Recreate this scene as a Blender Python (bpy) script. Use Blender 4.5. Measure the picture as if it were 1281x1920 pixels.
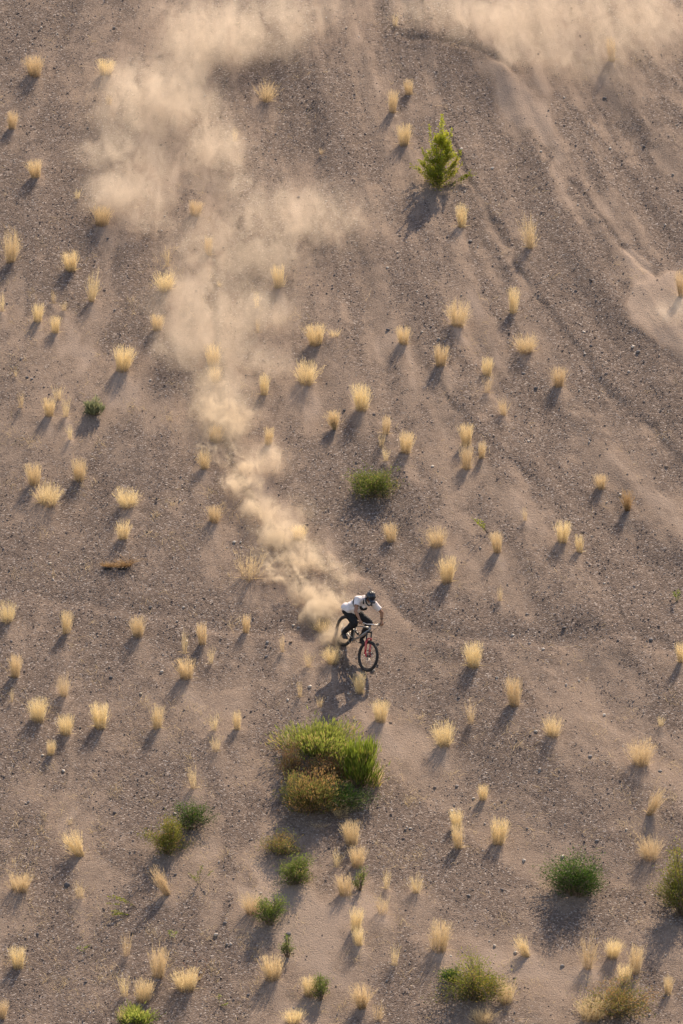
import bpy, bmesh, math, random
import numpy as np
from mathutils import Vector, Matrix, Quaternion
R_ = math.radians
for o in list(bpy.data.objects): bpy.data.objects.remove(o)
SC = bpy.context.scene
COL = SC.collection
# ---------------------------------------------------------------- camera
SLOPE, DOWN, DIST, FPX = R_(27), R_(9), 160.0, 76.0 * 160.0
CR = Vector((1, 0, 0)); CU = Vector((0, math.sin(DOWN), math.cos(DOWN))); CT = Vector((0, -math.cos(DOWN), math.sin(DOWN)))
CAM = CT * DIST
cam = bpy.data.objects.new('camera', bpy.data.cameras.new('camera')); COL.objects.link(cam)
cam.location = CAM; cam.rotation_euler = (R_(90) - DOWN, 0, 0)
cam.data.sensor_fit = 'VERTICAL'; cam.data.sensor_height = 24; cam.data.lens = FPX / 1920 * 24
cam.data.clip_start = 1; cam.data.clip_end = 3000
SC.camera = cam
# ---------------------------------------------------------------- world and sun
SUN = Vector((.60, 1.42, 1.80)).normalized()
W = bpy.data.worlds.new('World'); SC.world = W; W.use_nodes = True
nt = W.node_tree; nt.nodes.clear()
sky = nt.nodes.new('ShaderNodeTexSky'); sky.sky_type = 'NISHITA'; sky.sun_disc = False
sky.sun_elevation = math.asin(SUN.z); sky.sun_rotation = math.atan2(SUN.x, SUN.y)
bg = nt.nodes.new('ShaderNodeBackground'); bg.inputs['Strength'].default_value = .15
wo = nt.nodes.new('ShaderNodeOutputWorld'); hz_ = nt.nodes.new('ShaderNodeMix'); hz_.data_type = 'RGBA'; hz_.blend_type = 'MULTIPLY'; hz_.inputs[0].default_value = 1; hz_.inputs[7].default_value = (1, .82, .70, 1); nt.links.new(sky.outputs[0], hz_.inputs[6]); nt.links.new(hz_.outputs[2], bg.inputs[0]); nt.links.new(bg.outputs[0], wo.inputs[0])
sl = bpy.data.lights.new('sun', 'SUN'); sl.energy = 4.3; sl.angle = R_(.5); sl.color = (1, .81, .585)
so = bpy.data.objects.new('sun', sl); COL.objects.link(so)
so.rotation_euler = (-SUN).to_track_quat('-Z', 'Y').to_euler(); so.location = (30, 60, 80)
SC.view_settings.view_transform = 'Standard'; SC.view_settings.look = 'None'; SC.view_settings.gamma = 1
SC.view_settings.exposure = 1.03
SC.cycles.volume_bounces = 1; SC.cycles.max_bounces = 6; SC.cycles.transparent_max_bounces = 8
SC.cycles.volume_step_rate = 1.0; SC.cycles.volume_max_steps = 256
# ---------------------------------------------------------------- helpers
def T(o, label=None, cat=None, group=None, kind=None):
    if label: o['label'] = label
    if cat: o['category'] = cat
    if group: o['group'] = group
    if kind: o['kind'] = kind
    return o
def link(name, data, parent=None):
    o = bpy.data.objects.new(name, data); COL.objects.link(o)
    if parent: o.parent = parent
    return o
def empty(name, loc=(0, 0, 0)):
    o = link(name, None); o.location = loc; o.empty_display_size = .1; return o
class MB:
    def __init__(s): s.v = []; s.f = []; s.t = []; s.r = []
    def add(s, vs, fs, t=0., r=0.):
        b = len(s.v); s.v += [tuple(p) for p in vs]; s.f += [tuple(i + b for i in f) for f in fs]
        s.t += (list(t) if hasattr(t, '__len__') else [t] * len(vs)); s.r += [r] * len(vs)
    def tube(s, path, rad, n=8, cap=True, t=0., r=0., flat=1.0, upv=None):
        P = [Vector(p) for p in path]; m = len(P)
        if not hasattr(rad, '__len__'): rad = [rad] * m
        vs = []; a = None
        for i, p in enumerate(P):
            d = (P[min(i + 1, m - 1)] - P[max(i - 1, 0)]).normalized()
            if a is None:
                u = Vector(upv) if upv else (Vector((0, 0, 1)) if abs(d.z) < .9 else Vector((1, 0, 0)))
            else: u = a
            a = (u - d * u.dot(d)).normalized(); b = d.cross(a)
            for k in range(n):
                q = 2 * math.pi * k / n
                vs.append(p + (a * math.cos(q) * flat + b * math.sin(q)) * rad[i])
        fs = [(i * n + k, i * n + (k + 1) % n, (i + 1) * n + (k + 1) % n, (i + 1) * n + k) for i in range(m - 1) for k in range(n)]
        if cap: fs += [tuple(reversed(range(n))), tuple(range((m - 1) * n, m * n))]
        s.add(vs, fs, t, r)
    def ell(s, c, ax, nu=14, nv=9, t=0., r=0.):
        c = Vector(c); ax = [Vector(a) for a in ax]; vs = [c + ax[2]]
        for j in range(1, nv):
            th = math.pi * j / nv
            for i in range(nu):
                ph = 2 * math.pi * i / nu
                vs.append(c + ax[0] * math.sin(th) * math.cos(ph) + ax[1] * math.sin(th) * math.sin(ph) + ax[2] * math.cos(th))
        vs.append(c - ax[2]); L = len(vs) - 1
        fs = [(0, 1 + i, 1 + (i + 1) % nu) for i in range(nu)]
        fs += [(1 + j * nu + i, 1 + (j + 1) * nu + i, 1 + (j + 1) * nu + (i + 1) % nu, 1 + j * nu + (i + 1) % nu) for j in range(nv - 2) for i in range(nu)]
        fs += [(L, 1 + (nv - 2) * nu + (i + 1) % nu, 1 + (nv - 2) * nu + i) for i in range(nu)]
        s.add(vs, fs, t, r)
    def sph(s, c, r, **k): s.ell(c, ((r, 0, 0), (0, r, 0), (0, 0, r)), **k)
    def caps(s, a, b, ra, rb, n=14, fl=None, upv=None):
        a = Vector(a); b = Vector(b); d = (b - a); L = d.length; d = d / max(L, 1e-6)
        pts = []; rr = []
        for k in range(5): q = math.pi / 2 * (1 - k / 4); pts.append(a - d * ra * math.sin(q)); rr.append(max(ra * math.cos(q), ra * .05))
        for k in range(1, 5): pts.append(a.lerp(b, k / 5)); rr.append(ra + (rb - ra) * k / 5)
        for k in range(5): q = math.pi / 2 * k / 4; pts.append(b + d * rb * math.sin(q)); rr.append(max(rb * math.cos(q), rb * .05))
        s.tube(pts, rr, n, flat=fl or 1., upv=upv)
    def box(s, c, sz, M=None):
        c = Vector(c); vs = []
        for x in (-1, 1):
            for y in (-1, 1):
                for z in (-1, 1):
                    p = Vector((x * sz[0] / 2, y * sz[1] / 2, z * sz[2] / 2)); vs.append(c + (M @ p if M else p))
        s.add(vs, [(0, 1, 3, 2), (4, 6, 7, 5), (0, 4, 5, 1), (2, 3, 7, 6), (0, 2, 6, 4), (1, 5, 7, 3)])
    def mesh(s, name, mat=None, smooth=True):
        me = bpy.data.meshes.new(name); me.from_pydata(s.v, [], s.f)
        for nm, d in (('t', s.t), ('r', s.r)):
            me.attributes.new(nm, 'FLOAT', 'POINT').data.foreach_set('value', np.array(d, 'f'))
        if mat: me.materials.append(mat)
        me.polygons.foreach_set('use_smooth', [smooth] * len(me.polygons)); me.update()
        return me
    def build(s, name, mat, parent=None, smooth=True): return link(name, s.mesh(name, mat, smooth), parent)
    def remesh(s, name, mat, vox, smooth=2, parent=None):
        o = link('tmp', s.mesh(name)); m = o.modifiers.new('r', 'REMESH'); m.mode = 'VOXEL'; m.voxel_size = vox
        if smooth: q = o.modifiers.new('s', 'SMOOTH'); q.iterations = smooth; q.factor = .5
        dg = bpy.context.evaluated_depsgraph_get(); me = bpy.data.meshes.new_from_object(o.evaluated_get(dg)); bpy.data.objects.remove(o)
        me.name = name; me.materials.clear()
        if mat: me.materials.append(mat)
        me.polygons.foreach_set('use_smooth', [True] * len(me.polygons))
        return link(name, me, parent)
class N:                                                        # tiny node helper
    def __init__(s, name):
        s.m = bpy.data.materials.new(name); s.m.use_nodes = True; s.t = s.m.node_tree; s.t.nodes.clear()
        s.out = s.t.nodes.new('ShaderNodeOutputMaterial')
    def n(s, typ, ins=None, **kw):
        o = s.t.nodes.new('ShaderNode' + typ)
        for k, v in kw.items(): setattr(o, k, v)
        for k, v in (ins or {}).items():
            if isinstance(v, bpy.types.NodeSocket): s.t.links.new(v, o.inputs[k])
            else: o.inputs[k].default_value = v
        return o
    def math(s, op, a, b=0., c=None, clamp=False):
        ins = {0: a, 1: b}
        if c is not None: ins[2] = c
        return s.n('Math', ins, operation=op, use_clamp=clamp).outputs[0]
    def noise(s, vec, scale, detail=4, rough=.55, dist=0.):
        return s.n('TexNoise', {'Vector': vec, 'Scale': scale, 'Detail': detail, 'Roughness': rough, 'Distortion': dist}).outputs['Fac']
    def ramp(s, fac, *st):
        r = s.n('ValToRGB', {0: fac}); e = r.color_ramp.elements
        while len(e) < len(st): e.new(.5)
        for q, (p, c) in zip(e, st): q.position = p; q.color = (*c, 1) if len(c) == 3 else c
        return r.outputs[0]
    def mix(s, f, a, b):
        o = s.n('Mix', None, data_type='RGBA'); 
        for i, v in ((0, f), (6, a), (7, b)):
            if isinstance(v, bpy.types.NodeSocket): s.t.links.new(v, o.inputs[i])
            else: o.inputs[i].default_value = v if i == 0 else (*v, 1)
        return o.outputs[2]
    def mr(s, v, a, b, c=0., d=1., smooth=False):
        return s.n('MapRange', {0: v, 1: a, 2: b, 3: c, 4: d}, interpolation_type='SMOOTHSTEP' if smooth else 'LINEAR').outputs[0]
    def surf(s, sock): s.t.links.new(sock, s.out.inputs['Surface']); return s.m
def paint(name, c, rough=.5, metal=0., var=.12, scale=30, bump=.0, coat=0.):
    k = N(name); co = k.n('TexCoord').outputs['Object']; f = k.noise(co, scale, 4)
    colr = k.mix(k.mr(f, .3, .7), tuple(x * (1 - var) for x in c), tuple(min(1, x * (1 + var)) for x in c))
    ins = {'Base Color': colr, 'Roughness': k.mr(f, .2, .8, max(0, rough - .08), min(1, rough + .08)), 'Metallic': metal, 'Coat Weight': coat}
    if bump: ins['Normal'] = k.n('Bump', {'Height': f, 'Strength': bump, 'Distance': .01}).outputs[0]
    return k.surf(k.n('BsdfPrincipled', ins).outputs[0])
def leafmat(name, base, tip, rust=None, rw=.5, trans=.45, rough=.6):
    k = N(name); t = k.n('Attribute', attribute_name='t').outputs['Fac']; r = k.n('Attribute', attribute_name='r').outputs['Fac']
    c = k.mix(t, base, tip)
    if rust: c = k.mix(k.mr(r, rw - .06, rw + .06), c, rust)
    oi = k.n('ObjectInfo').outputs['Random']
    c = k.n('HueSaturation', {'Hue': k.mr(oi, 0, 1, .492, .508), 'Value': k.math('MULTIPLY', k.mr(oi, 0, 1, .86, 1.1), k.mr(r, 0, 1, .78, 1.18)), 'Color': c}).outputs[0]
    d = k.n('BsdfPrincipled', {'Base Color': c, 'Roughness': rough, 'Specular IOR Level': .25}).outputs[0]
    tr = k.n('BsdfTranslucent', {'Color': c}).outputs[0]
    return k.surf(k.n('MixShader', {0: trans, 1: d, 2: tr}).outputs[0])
# ---------------------------------------------------------------- terrain height
TS = math.tan(SLOPE)
def hash2(ix, iy, seed):
    h = (ix.astype(np.int64) * 374761393 + iy.astype(np.int64) * 668265263 + seed * 69069) & 0xffffffff
    h = ((h ^ (h >> 13)) * 1274126177) & 0xffffffff
    return ((h ^ (h >> 16)) & 0xffff) / 65535.0
def vn(x, y, seed):
    x = np.asarray(x, float); y = np.asarray(y, float); ix = np.floor(x); iy = np.floor(y); fx = x - ix; fy = y - iy
    fx = fx * fx * (3 - 2 * fx); fy = fy * fy * (3 - 2 * fy)
    a = hash2(ix, iy, seed); b = hash2(ix + 1, iy, seed); c = hash2(ix, iy + 1, seed); d = hash2(ix + 1, iy + 1, seed)
    return (a * (1 - fx) + b * fx) * (1 - fy) + (c * (1 - fx) + d * fx) * fy
def fbm(x, y, seed, o=4, g=.5):
    s = 0; a = 1; n = 0
    for k in range(o): s = s + a * vn(x * 2 ** k + 17 * k, y * 2 ** k - 9 * k, seed + k); n += a; a *= g
    return s / n
def topx(x, y):                                                   # where the bare slope shows, for laying out sand and gravel beds
    z = y * TS
    dep = (y - CAM.y) * math.cos(DOWN) - (z - CAM.z) * math.sin(DOWN)
    up = (y - CAM.y) * math.sin(DOWN) + (z - CAM.z) * math.cos(DOWN)
    return 640.5 + FPX * x / dep, 960 - FPX * up / dep
def pl(px, py, pts, w, soft=1.0):                                # 0..1 closeness to a polyline bed of half width w
    d = np.full(np.shape(px), 1e9)
    for (x0, y0), (x1, y1) in zip(pts[:-1], pts[1:]):
        dx, dy = x1 - x0, y1 - y0; t = np.clip(((px - x0) * dx + (py - y0) * dy) / (dx * dx + dy * dy), 0, 1)
        d = np.minimum(d, np.hypot(px - x0 - t * dx, py - y0 - t * dy))
    return np.exp(-(d / w) ** 2 * soft)
def sided(px, py, pts):                                          # signed distance: positive to the right of the polyline going down
    d = np.full(np.shape(px), 1e9); sg = np.ones(np.shape(px))
    for (x0, y0), (x1, y1) in zip(pts[:-1], pts[1:]):
        dx, dy = x1 - x0, y1 - y0; t = np.clip(((px - x0) * dx + (py - y0) * dy) / (dx * dx + dy * dy), 0, 1)
        dd = np.hypot(px - x0 - t * dx, py - y0 - t * dy); c = (px - x0) * dy - (py - y0) * dx
        sg = np.where(dd < d, np.sign(c), sg); d = np.minimum(d, dd)
    return d * sg
CRUST = [(868, 300), (900, 370), (935, 430), (968, 500), (1000, 548), (1045, 600), (1082, 650), (1110, 690), (1160, 742), (1215, 790), (1281, 860), (1360, 960)]
RIDGE = [(940, 120), (985, 180), (1020, 230), (1045, 280), (1055, 340), (1090, 385), (1130, 430), (1165, 480), (1200, 540)]
FANE = [(1330, 470), (1240, 528), (1186, 552), (1172, 585), (1190, 622), (1235, 655), (1290, 692), (1400, 740)]
GULL = [(850, 760), (900, 820), (960, 860), (1010, 905), (1070, 950), (1120, 1040), (1160, 1130)]
SHELF = [(640, 1040), (700, 1075), (750, 1130), (800, 1175), (860, 1195), (940, 1190), (1040, 1200), (1160, 1195), (1290, 1215)]
SHELF2 = [(-20, 1115), (80, 1105), (200, 1140), (330, 1150), (430, 1175), (560, 1175), (630, 1190)]
TRACK = [(395, 470), (400, 640), (410, 790), (440, 880), (505, 980), (560, 1090), (610, 1170), (636, 1207)]
RUT = [(1075, 350), (1105, 392), (1135, 425), (1160, 462), (1192, 498), (1225, 520)]
TOPL = [(735, 45), (765, 62), (800, 72), (850, 72), (900, 92), (960, 130)]
BERM = [(622, 1196), (640, 1214), (656, 1230), (672, 1252), (684, 1266)]
TUFTXY = []                                                       # filled from the plant table below
def hmap(x, y):
    x = np.asarray(x, float); y = np.asarray(y, float); px, py = topx(x, y)
    sh = x + y * np.clip(.16 + .045 * x, -.12, .55)
    h = (fbm(sh / 2.2, y / 8.0, 3, 3) - .5) * .6
    h += (fbm(sh / .9, y / 3.2, 11, 3) - .5) * .12
    h += (fbm(x / .35, y / .6, 21, 3) - .5) * .050
    near = ((px > -100) & (px < 1400) & (py > -100) & (py < 2020))
    w1 = (fbm(x / .5, y / .7, 41, 3) - .5) * 26
    d = sided(px + w1, py, CRUST); h += .105 * (1 / (1 + np.exp(-np.clip(d / 2.8, -30, 30))) ) * np.exp(-(d / 60) ** 2) * near
    h += .05 * pl(px + w1, py, RIDGE, 17) * near - .06 * pl(px + w1 * .6, py, RUT, 6) * near
    d = sided(px + w1, py, FANE); h += .11 * (1 / (1 + np.exp(-np.clip(d / 5.0, -30, 30)))) * (px > 1000) * np.exp(-np.abs(d) / 120) * near
    d = sided(px + w1 * .7, py, GULL); h += .05 / (1 + np.exp(-np.clip(d / 4.0, -30, 30))) * np.exp(-(d / 60) ** 2) * near
    for S in (SHELF, SHELF2):
        d = sided(px, py + w1 * .8, S); h += -.06 * np.exp(-(d / 16) ** 2) * near + .05 * np.exp(-((d + 25) / 22) ** 2) * near
    h += (.09 * pl(px + 7, py, BERM, 5) - .05 * pl(px + 16, py, BERM, 6) - .07 * pl(px + w1 * .5, py, TOPL, 6)) * near
    h += (-.085 * pl(px + w1 * .5, py, TRACK, 7) + .02 * pl(px + w1 * .5, py, TRACK, 16)) * near
    return h
def H(x, y): return float(y * TS + hmap(x, y))
PN = Vector((0, -math.sin(SLOPE), math.cos(SLOPE))); PQ = Vector((0, math.cos(SLOPE), math.sin(SLOPE)))
def at(px, py):
    d = (CR * (px - 640.5) / FPX + CU * (960 - py) / FPX - CT); h = 0.
    for _ in range(5):
        t = (CAM.y * TS + h - CAM.z) / (d.z - d.y * TS); p = CAM + d * t; h = float(hmap(p.x, p.y))
    return Vector((p.x, p.y, p.y * TS + h))
def ppm(p): return FPX / ((p - CAM).dot(-CT))                     # pixels of the photo per metre at p
# ---------------------------------------------------------------- the dry grass: foot of each tuft, width, height, habit, label
TUFTS = [
(65,150,34,44,'r','round straw tuft farthest up in the upper left corner'),
(199,147,28,36,'r','compact gold tuft at the left border of the upper dust cloud'),
(22,247,22,34,'r','small tuft by the left edge, between the two upper left tufts and the dust'),
(67,340,30,38,'r','tuft with fine fanned top halfway down from the corner tuft to the double tuft'),
(499,200,38,44,'x','crooked two-horned orange-tinged tuft on bare dark gravel right of the upper dust'),
(190,430,34,40,'r','gold tuft standing in the lower front of the thick upper left dust'),
(366,412,28,32,'r','neat round tuft just right of the thick dust puff'),
(20,500,32,66,'w','tall shaggy double-topped tuft at the left edge'),
(133,516,32,42,'r','rounded tuft right of the shaggy double-topped tuft at the left edge'),
(391,484,18,36,'t','slim pale tuft below the neat round one beside the thick dust'),
(205,202,20,26,'s','faint veiled tuft in dust below the compact gold tuft'),
(440,268,12,26,'s','wispy tuft half lost in the middle of the upper dust'),
(603,292,10,14,'s','tiny straw sprig alone on the gravel right of the upper dust'),
(145,376,14,22,'s','faint sprig at the left fringe of the thick dust'),
(740,52,13,28,'s','little sprig at the top beside the large dust cloud'),
(1147,120,18,46,'t','lone slender tuft veiled by the upper right dust cloud'),
(767,183,20,34,'t','higher one of two small tufts up and left of the sapling'),
(736,216,20,42,'t','lower one of two small tufts up and left of the sapling'),
(758,279,28,42,'r','fluffy ball-topped tuft immediately left of the green sapling'),
(866,431,20,46,'t','narrow tuft below the green sapling, right of its shadow'),
(994,475,36,62,'x','spiked tuft with one long upright plume near the long ridge'),
(310,556,44,46,'w','wide mop-headed tuft left of the drifting dust trail'),
(314,505,16,42,'s','thin loose stalks rising just above the wide mop-headed tuft'),
(172,573,28,62,'x','tuft with a thin crooked top plume left of the wide mop-headed one'),
(100,573,14,28,'s','scant sprig left of the crooked-plumed tuft'),
(120,586,14,22,'s','scant low sprig close below another, left of the crooked-plumed tuft'),
(70,609,22,40,'t','upright tuft, left one of a small pair near the left edge'),
(104,629,18,36,'t','upright tuft, lower right one of a small pair near the left edge'),
(4,588,16,38,'s','ragged tuft cut by the left edge, level with the small pair'),
(295,626,24,34,'r','small round tuft at the left margin of the mid-height dust'),
(230,703,34,50,'r','full leaning-topped tuft on open gravel left of the dust trail'),
(523,546,28,44,'r','bright round-headed tuft standing in pale dust right of the trail'),
(411,541,12,15,'s','tiny yellow clump on the bare skid line inside the dust'),
(482,582,16,36,'s','dim narrow tuft in dust below the bright round-headed one'),
(484,627,12,30,'s','dim thin-stalked tuft in the dust, lower of two dim ones'),
(592,656,38,46,'r','full mop tuft with a ragged strand patch at its right side'),
(626,640,32,24,'s','ragged flattened straw strands right of the full mop tuft'),
(401,698,26,48,'t','upper one of two tufts overlapping one above the other in the dust trail'),
(403,727,26,38,'r','lower one of two tufts overlapping one above the other in the dust trail'),
(495,746,20,40,'t','small narrow tuft just right of the dust trail'),
(574,731,48,54,'w','broad tuft with drooping right-hand strands below the full mop tuft'),
(628,813,24,40,'v','pear-shaped tuft narrowing to a stalk, on dark gravel'),
(40,769,14,36,'s','spindly tuft near the left edge, level with the grey-green bush'),
(30,708,7,15,'s','single tiny sprig near the left edge above the spindly tuft'),
(109,756,22,34,'s','hazy topmost tuft of a trio left of the grey-green bush'),
(92,786,22,36,'r','densest tuft of a trio left of the grey-green bush'),
(123,787,18,40,'s','wispy tuft of a trio, the one next to the grey-green bush'),
(132,829,16,34,'s','small loose tuft below and left of the grey-green bush'),
(404,836,26,38,'r','tuft with its foot dark, standing where the dust trail narrows'),
(503,839,20,36,'t','short tuft right of the dust trail, level with the pear-shaped one'),
(384,886,26,40,'w','drab tuft at the left fringe of the dust trail'),
(65,916,28,46,'r','left one of a matching pair of tufts above the wide tangled one'),
(149,909,30,48,'r','right one of a matching pair of tufts above the wide tangled one'),
(90,958,52,50,'w','wide tangled tuft trailing long strands downhill near the left edge'),
(240,962,48,46,'w','wide wind-tossed tuft above the scorched clump'),
(402,986,28,38,'r','gold tuft left of the dense dust, above a flat pale patch'),
(858,620,38,52,'w','large tuft slanting to the left, mid-slope right of centre'),
(962,593,22,54,'t','tall bent slender tuft beside the broken crust line'),
(757,651,24,40,'r','egg-shaped tuft with a distinct slanting shadow, mid-slope'),
(826,693,28,44,'r','tuft diagonally below the large left-slanting one'),
(985,671,42,42,'w','broad low fan-topped tuft beside the broken crust line'),
(913,710,22,40,'t','upper one of a stacked pair of loose tufts right of centre'),
(913,742,20,38,'s','lower straggling one of a stacked pair of loose tufts right of centre'),
(1047,731,26,38,'r','tuft alone on dark gravel left of the broken crust line'),
(678,777,34,50,'r','plump cream tuft with a broad blue shadow above the olive-green bush'),
(723,819,18,38,'t','topmost tuft of a loose chain of three above the olive-green bush'),
(714,843,16,30,'s','faint middle tuft of a loose chain of three above the olive-green bush'),
(724,868,14,28,'s','faint lowest tuft of a chain of three, nearly touching the olive-green bush'),
(760,856,26,42,'r','well-formed tuft right of the loose chain of three'),
(945,786,26,38,'x','thin tuft sweeping diagonally down to the left'),
(874,841,26,44,'r','upper one of two touching tufts with a sandy heap below'),
(875,887,26,48,'w','lower one of two touching tufts, above a sandy heap'),
(903,863,16,36,'t','slim tuft just right of two touching tufts'),
(1126,923,26,32,'r','short button-like tuft on the right, above the reddish-brown tuft'),
(1177,966,28,42,'o','reddish-brown tinted tuft near the right edge'),
(1278,562,20,52,'r','dusty tuft cut by the right edge on the sand fan'),
(230,1018,28,40,'w','mid tuft between the wind-tossed one and the scorched clump'),
(14,1176,34,46,'w','brownish tuft cut by the left edge, level with the rider'),
(124,1193,20,46,'t','slim tuft with a dark thin shadow, second from left level with the rider'),
(260,1201,30,44,'r','roundish tuft standing alone level with the rider'),
(346,1231,16,48,'s','sparse upright tuft, left one of a close trio left of the rider'),
(380,1213,20,46,'t','tallest upright tuft of a close trio left of the rider'),
(395,1251,20,38,'s','low soft tuft of a close trio left of the rider'),
(461,1191,16,38,'t','small thin tuft with a long hair-like shadow below the dust'),
(350,1281,36,48,'r','bushy bright tuft right below the close trio'),
(530,1226,12,34,'s','very faint stalk tuft between the dust foot and the rider'),
(579,1256,18,38,'s','faint fine tuft just left of the tuft by the rear wheel'),
(623,1252,30,40,'w','shaded shaggy tuft below the rear wheel, at the shadow'),
(467,1100,54,64,'s','very large sprawling tuft half inside the left end of the dense dust'),
(560,1020,28,36,'r','gold tuft poking out of the middle of the dense dust'),
(606,1196,36,32,'w','flattened tuft with a dark foot behind the rear wheel'),
(28,1276,24,44,'r','tuft near the left edge below the brownish edge tuft'),
(120,1313,28,46,'x','crooked loose tuft below the slim one with a dark thin shadow'),
(72,1361,36,50,'r','full golden ball tuft near the left edge, beside a pale sandy patch'),
(22,1320,10,28,'s','faint leaning sprig near the left edge above the golden ball tuft'),
(124,1385,28,44,'r','tuft with a dark slanting shadow right of the golden ball tuft'),
(188,1373,32,50,'r','feathery tuft, third from left in the row with the golden ball tuft'),
(95,1421,18,34,'t','little tuft directly below the row of the golden ball tuft'),
(294,1373,26,46,'t','tuft with a pale sandy heap at its left foot'),
(402,1376,20,36,'s','loose tuft, left one of two small ones left of the great bush'),
(445,1373,18,36,'t','narrow tuft, right one of two small ones left of the great bush'),
(405,1416,28,34,'s','spreading sparse tuft with a slanting shadow left of the great bush'),
(563,1311,14,32,'s','faint tuft left of the rider shadow'),
(600,1331,16,24,'s','faint low tuft at the left rim of the rider shadow'),
(733,1023,26,42,'r','tuft just below and right of the olive-green bush'),
(820,1034,42,44,'w','wide forked tuft left of the leaning green weed'),
(933,1042,24,46,'r','tuft directly below the leaning green weed'),
(838,1100,32,52,'r','tuft with a sandy streak running down from it, below the wide forked one'),
(1054,1024,30,48,'r','taller left one of a pair right of the leaning green weed'),
(1087,1041,18,36,'t','thin right one of a pair right of the leaning green weed'),
(937,1130,12,30,'s','barely visible sprig on open gravel right of the rider'),
(985,981,16,30,'s','faint dry sprig right of the leaning green weed'),
(888,1260,38,50,'r','broad round tuft right of the bicycle front wheel'),
(965,1332,34,56,'r','tall bright tuft with a dark foot right of the broad round one'),
(883,1363,20,48,'s','thin sparse tuft below the broad round one'),
(676,1306,22,44,'t','pale tuft just below the front wheel'),
(714,1361,28,44,'r','bright tuft directly above the bright green part of the great bush'),
(834,1407,42,52,'w','full tuft leaning right, with strands drooping left, right of the great bush'),
(1037,1390,40,48,'w','loose mop tuft below right of the tall dark-footed one'),
(1277,1246,16,42,'r','tuft cut by the right edge, level with the front wheel'),
(1202,1447,52,62,'w','large spreading tuft near the right edge'),
(1240,1366,14,22,'s','faint sprig above the large spreading tuft at the right'),
(364,1486,30,48,'s','sparse ghostly tuft uphill of the two joined green bushes'),
(152,1616,46,56,'l','big tuft leaning left, alone on dark gravel in the lower left'),
(37,1681,44,42,'r','spiky tuft by the left edge below the big left-leaning one'),
(150,1691,26,36,'s','soft pale tuft right of the dark blue-grey stone'),
(316,1686,32,56,'l','long left-leaning tuft under the joined green bushes'),
(35,1823,30,46,'r','tuft near the lower left corner edge'),
(237,1799,22,46,'s','thin tuft, left of two above the bottom left cluster'),
(297,1840,32,58,'t','tall tuft, right of two above the bottom left cluster'),
(350,1866,46,48,'r','dense dome tuft with a strong dark shadow at the bottom'),
(234,1876,26,48,'s','left loose tuft of the bottom left cluster'),
(267,1887,36,54,'r','right fuller tuft of the bottom left cluster'),
(511,1847,44,56,'r','dense gold tuft beside a little green shrub near the bottom'),
(906,1505,20,36,'t','short tuft beside a white pebble, lower right centre'),
(857,1560,24,42,'r','upper one of two columnar tufts stacked, lower right centre'),
(860,1597,24,46,'t','lower one of two columnar tufts stacked, lower right centre'),
(934,1590,30,52,'r','flame-shaped tuft right of the stacked columnar pair'),
(1216,1536,32,56,'l','right-bent tuft near the right edge below the large spreading one'),
(1220,1622,42,54,'w','bushy tuft near the right edge above the edge bush'),
(660,1592,36,50,'r','topmost bright tuft of the cluster under the great bush'),
(632,1632,20,42,'s','left loose tuft of the cluster under the great bush'),
(671,1634,30,46,'r','second bright tuft of the cluster under the great bush'),
(648,1686,28,46,'t','lowest tuft of the cluster under the great bush'),
(780,1682,28,40,'x','tuft with a forked top right of the cluster under the great bush'),
(725,1672,18,44,'s','ghostly upright straw right of the cluster under the great bush'),
(718,1724,46,44,'s','spread of ghostly low straw beside the double tuft'),
(666,1752,28,46,'r','upper half of a double tuft in the lower centre'),
(673,1780,24,42,'w','lower half of a double tuft in the lower centre'),
(739,1816,20,42,'s','small loose tuft right of the double tuft'),
(823,1792,36,62,'t','tall thick columnar tuft above the olive bush at the bottom'),
(990,1802,32,48,'l','tuft leaning left below the dark green dome bush'),
(1102,1826,34,68,'x','tall tangled tuft right below the dark green dome bush'),
(1148,1803,32,42,'r','short tuft, middle of the group at lower right'),
(1190,1832,28,60,'t','slim tall tuft, right one of the group at lower right'),
(1172,1852,26,42,'r','lowest tuft of the group at lower right'),
(1252,1870,20,40,'t','tuft nearest the lower right corner'),
(679,1900,38,56,'g','tuft with a green foot at the bottom centre'),
(708,1922,30,40,'s','loose tuft beside the green-footed one at the bottom centre'),
(550,1928,36,36,'r','tuft cut by the bottom edge left of centre'),
(905,1930,52,38,'w','straw tuft cut by the bottom edge in front of the olive bush'),
(4,1915,18,40,'r','tuft cut by the lower left corner'),
(226,1925,22,36,'s','tuft left of the green bush cut by the bottom edge'),
(600,1560,40,20,'s','flattened straw at the foot of the great bush'),
]
TUFTXY += [(a, b, w) for a, b, w, *_ in TUFTS]
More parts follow.
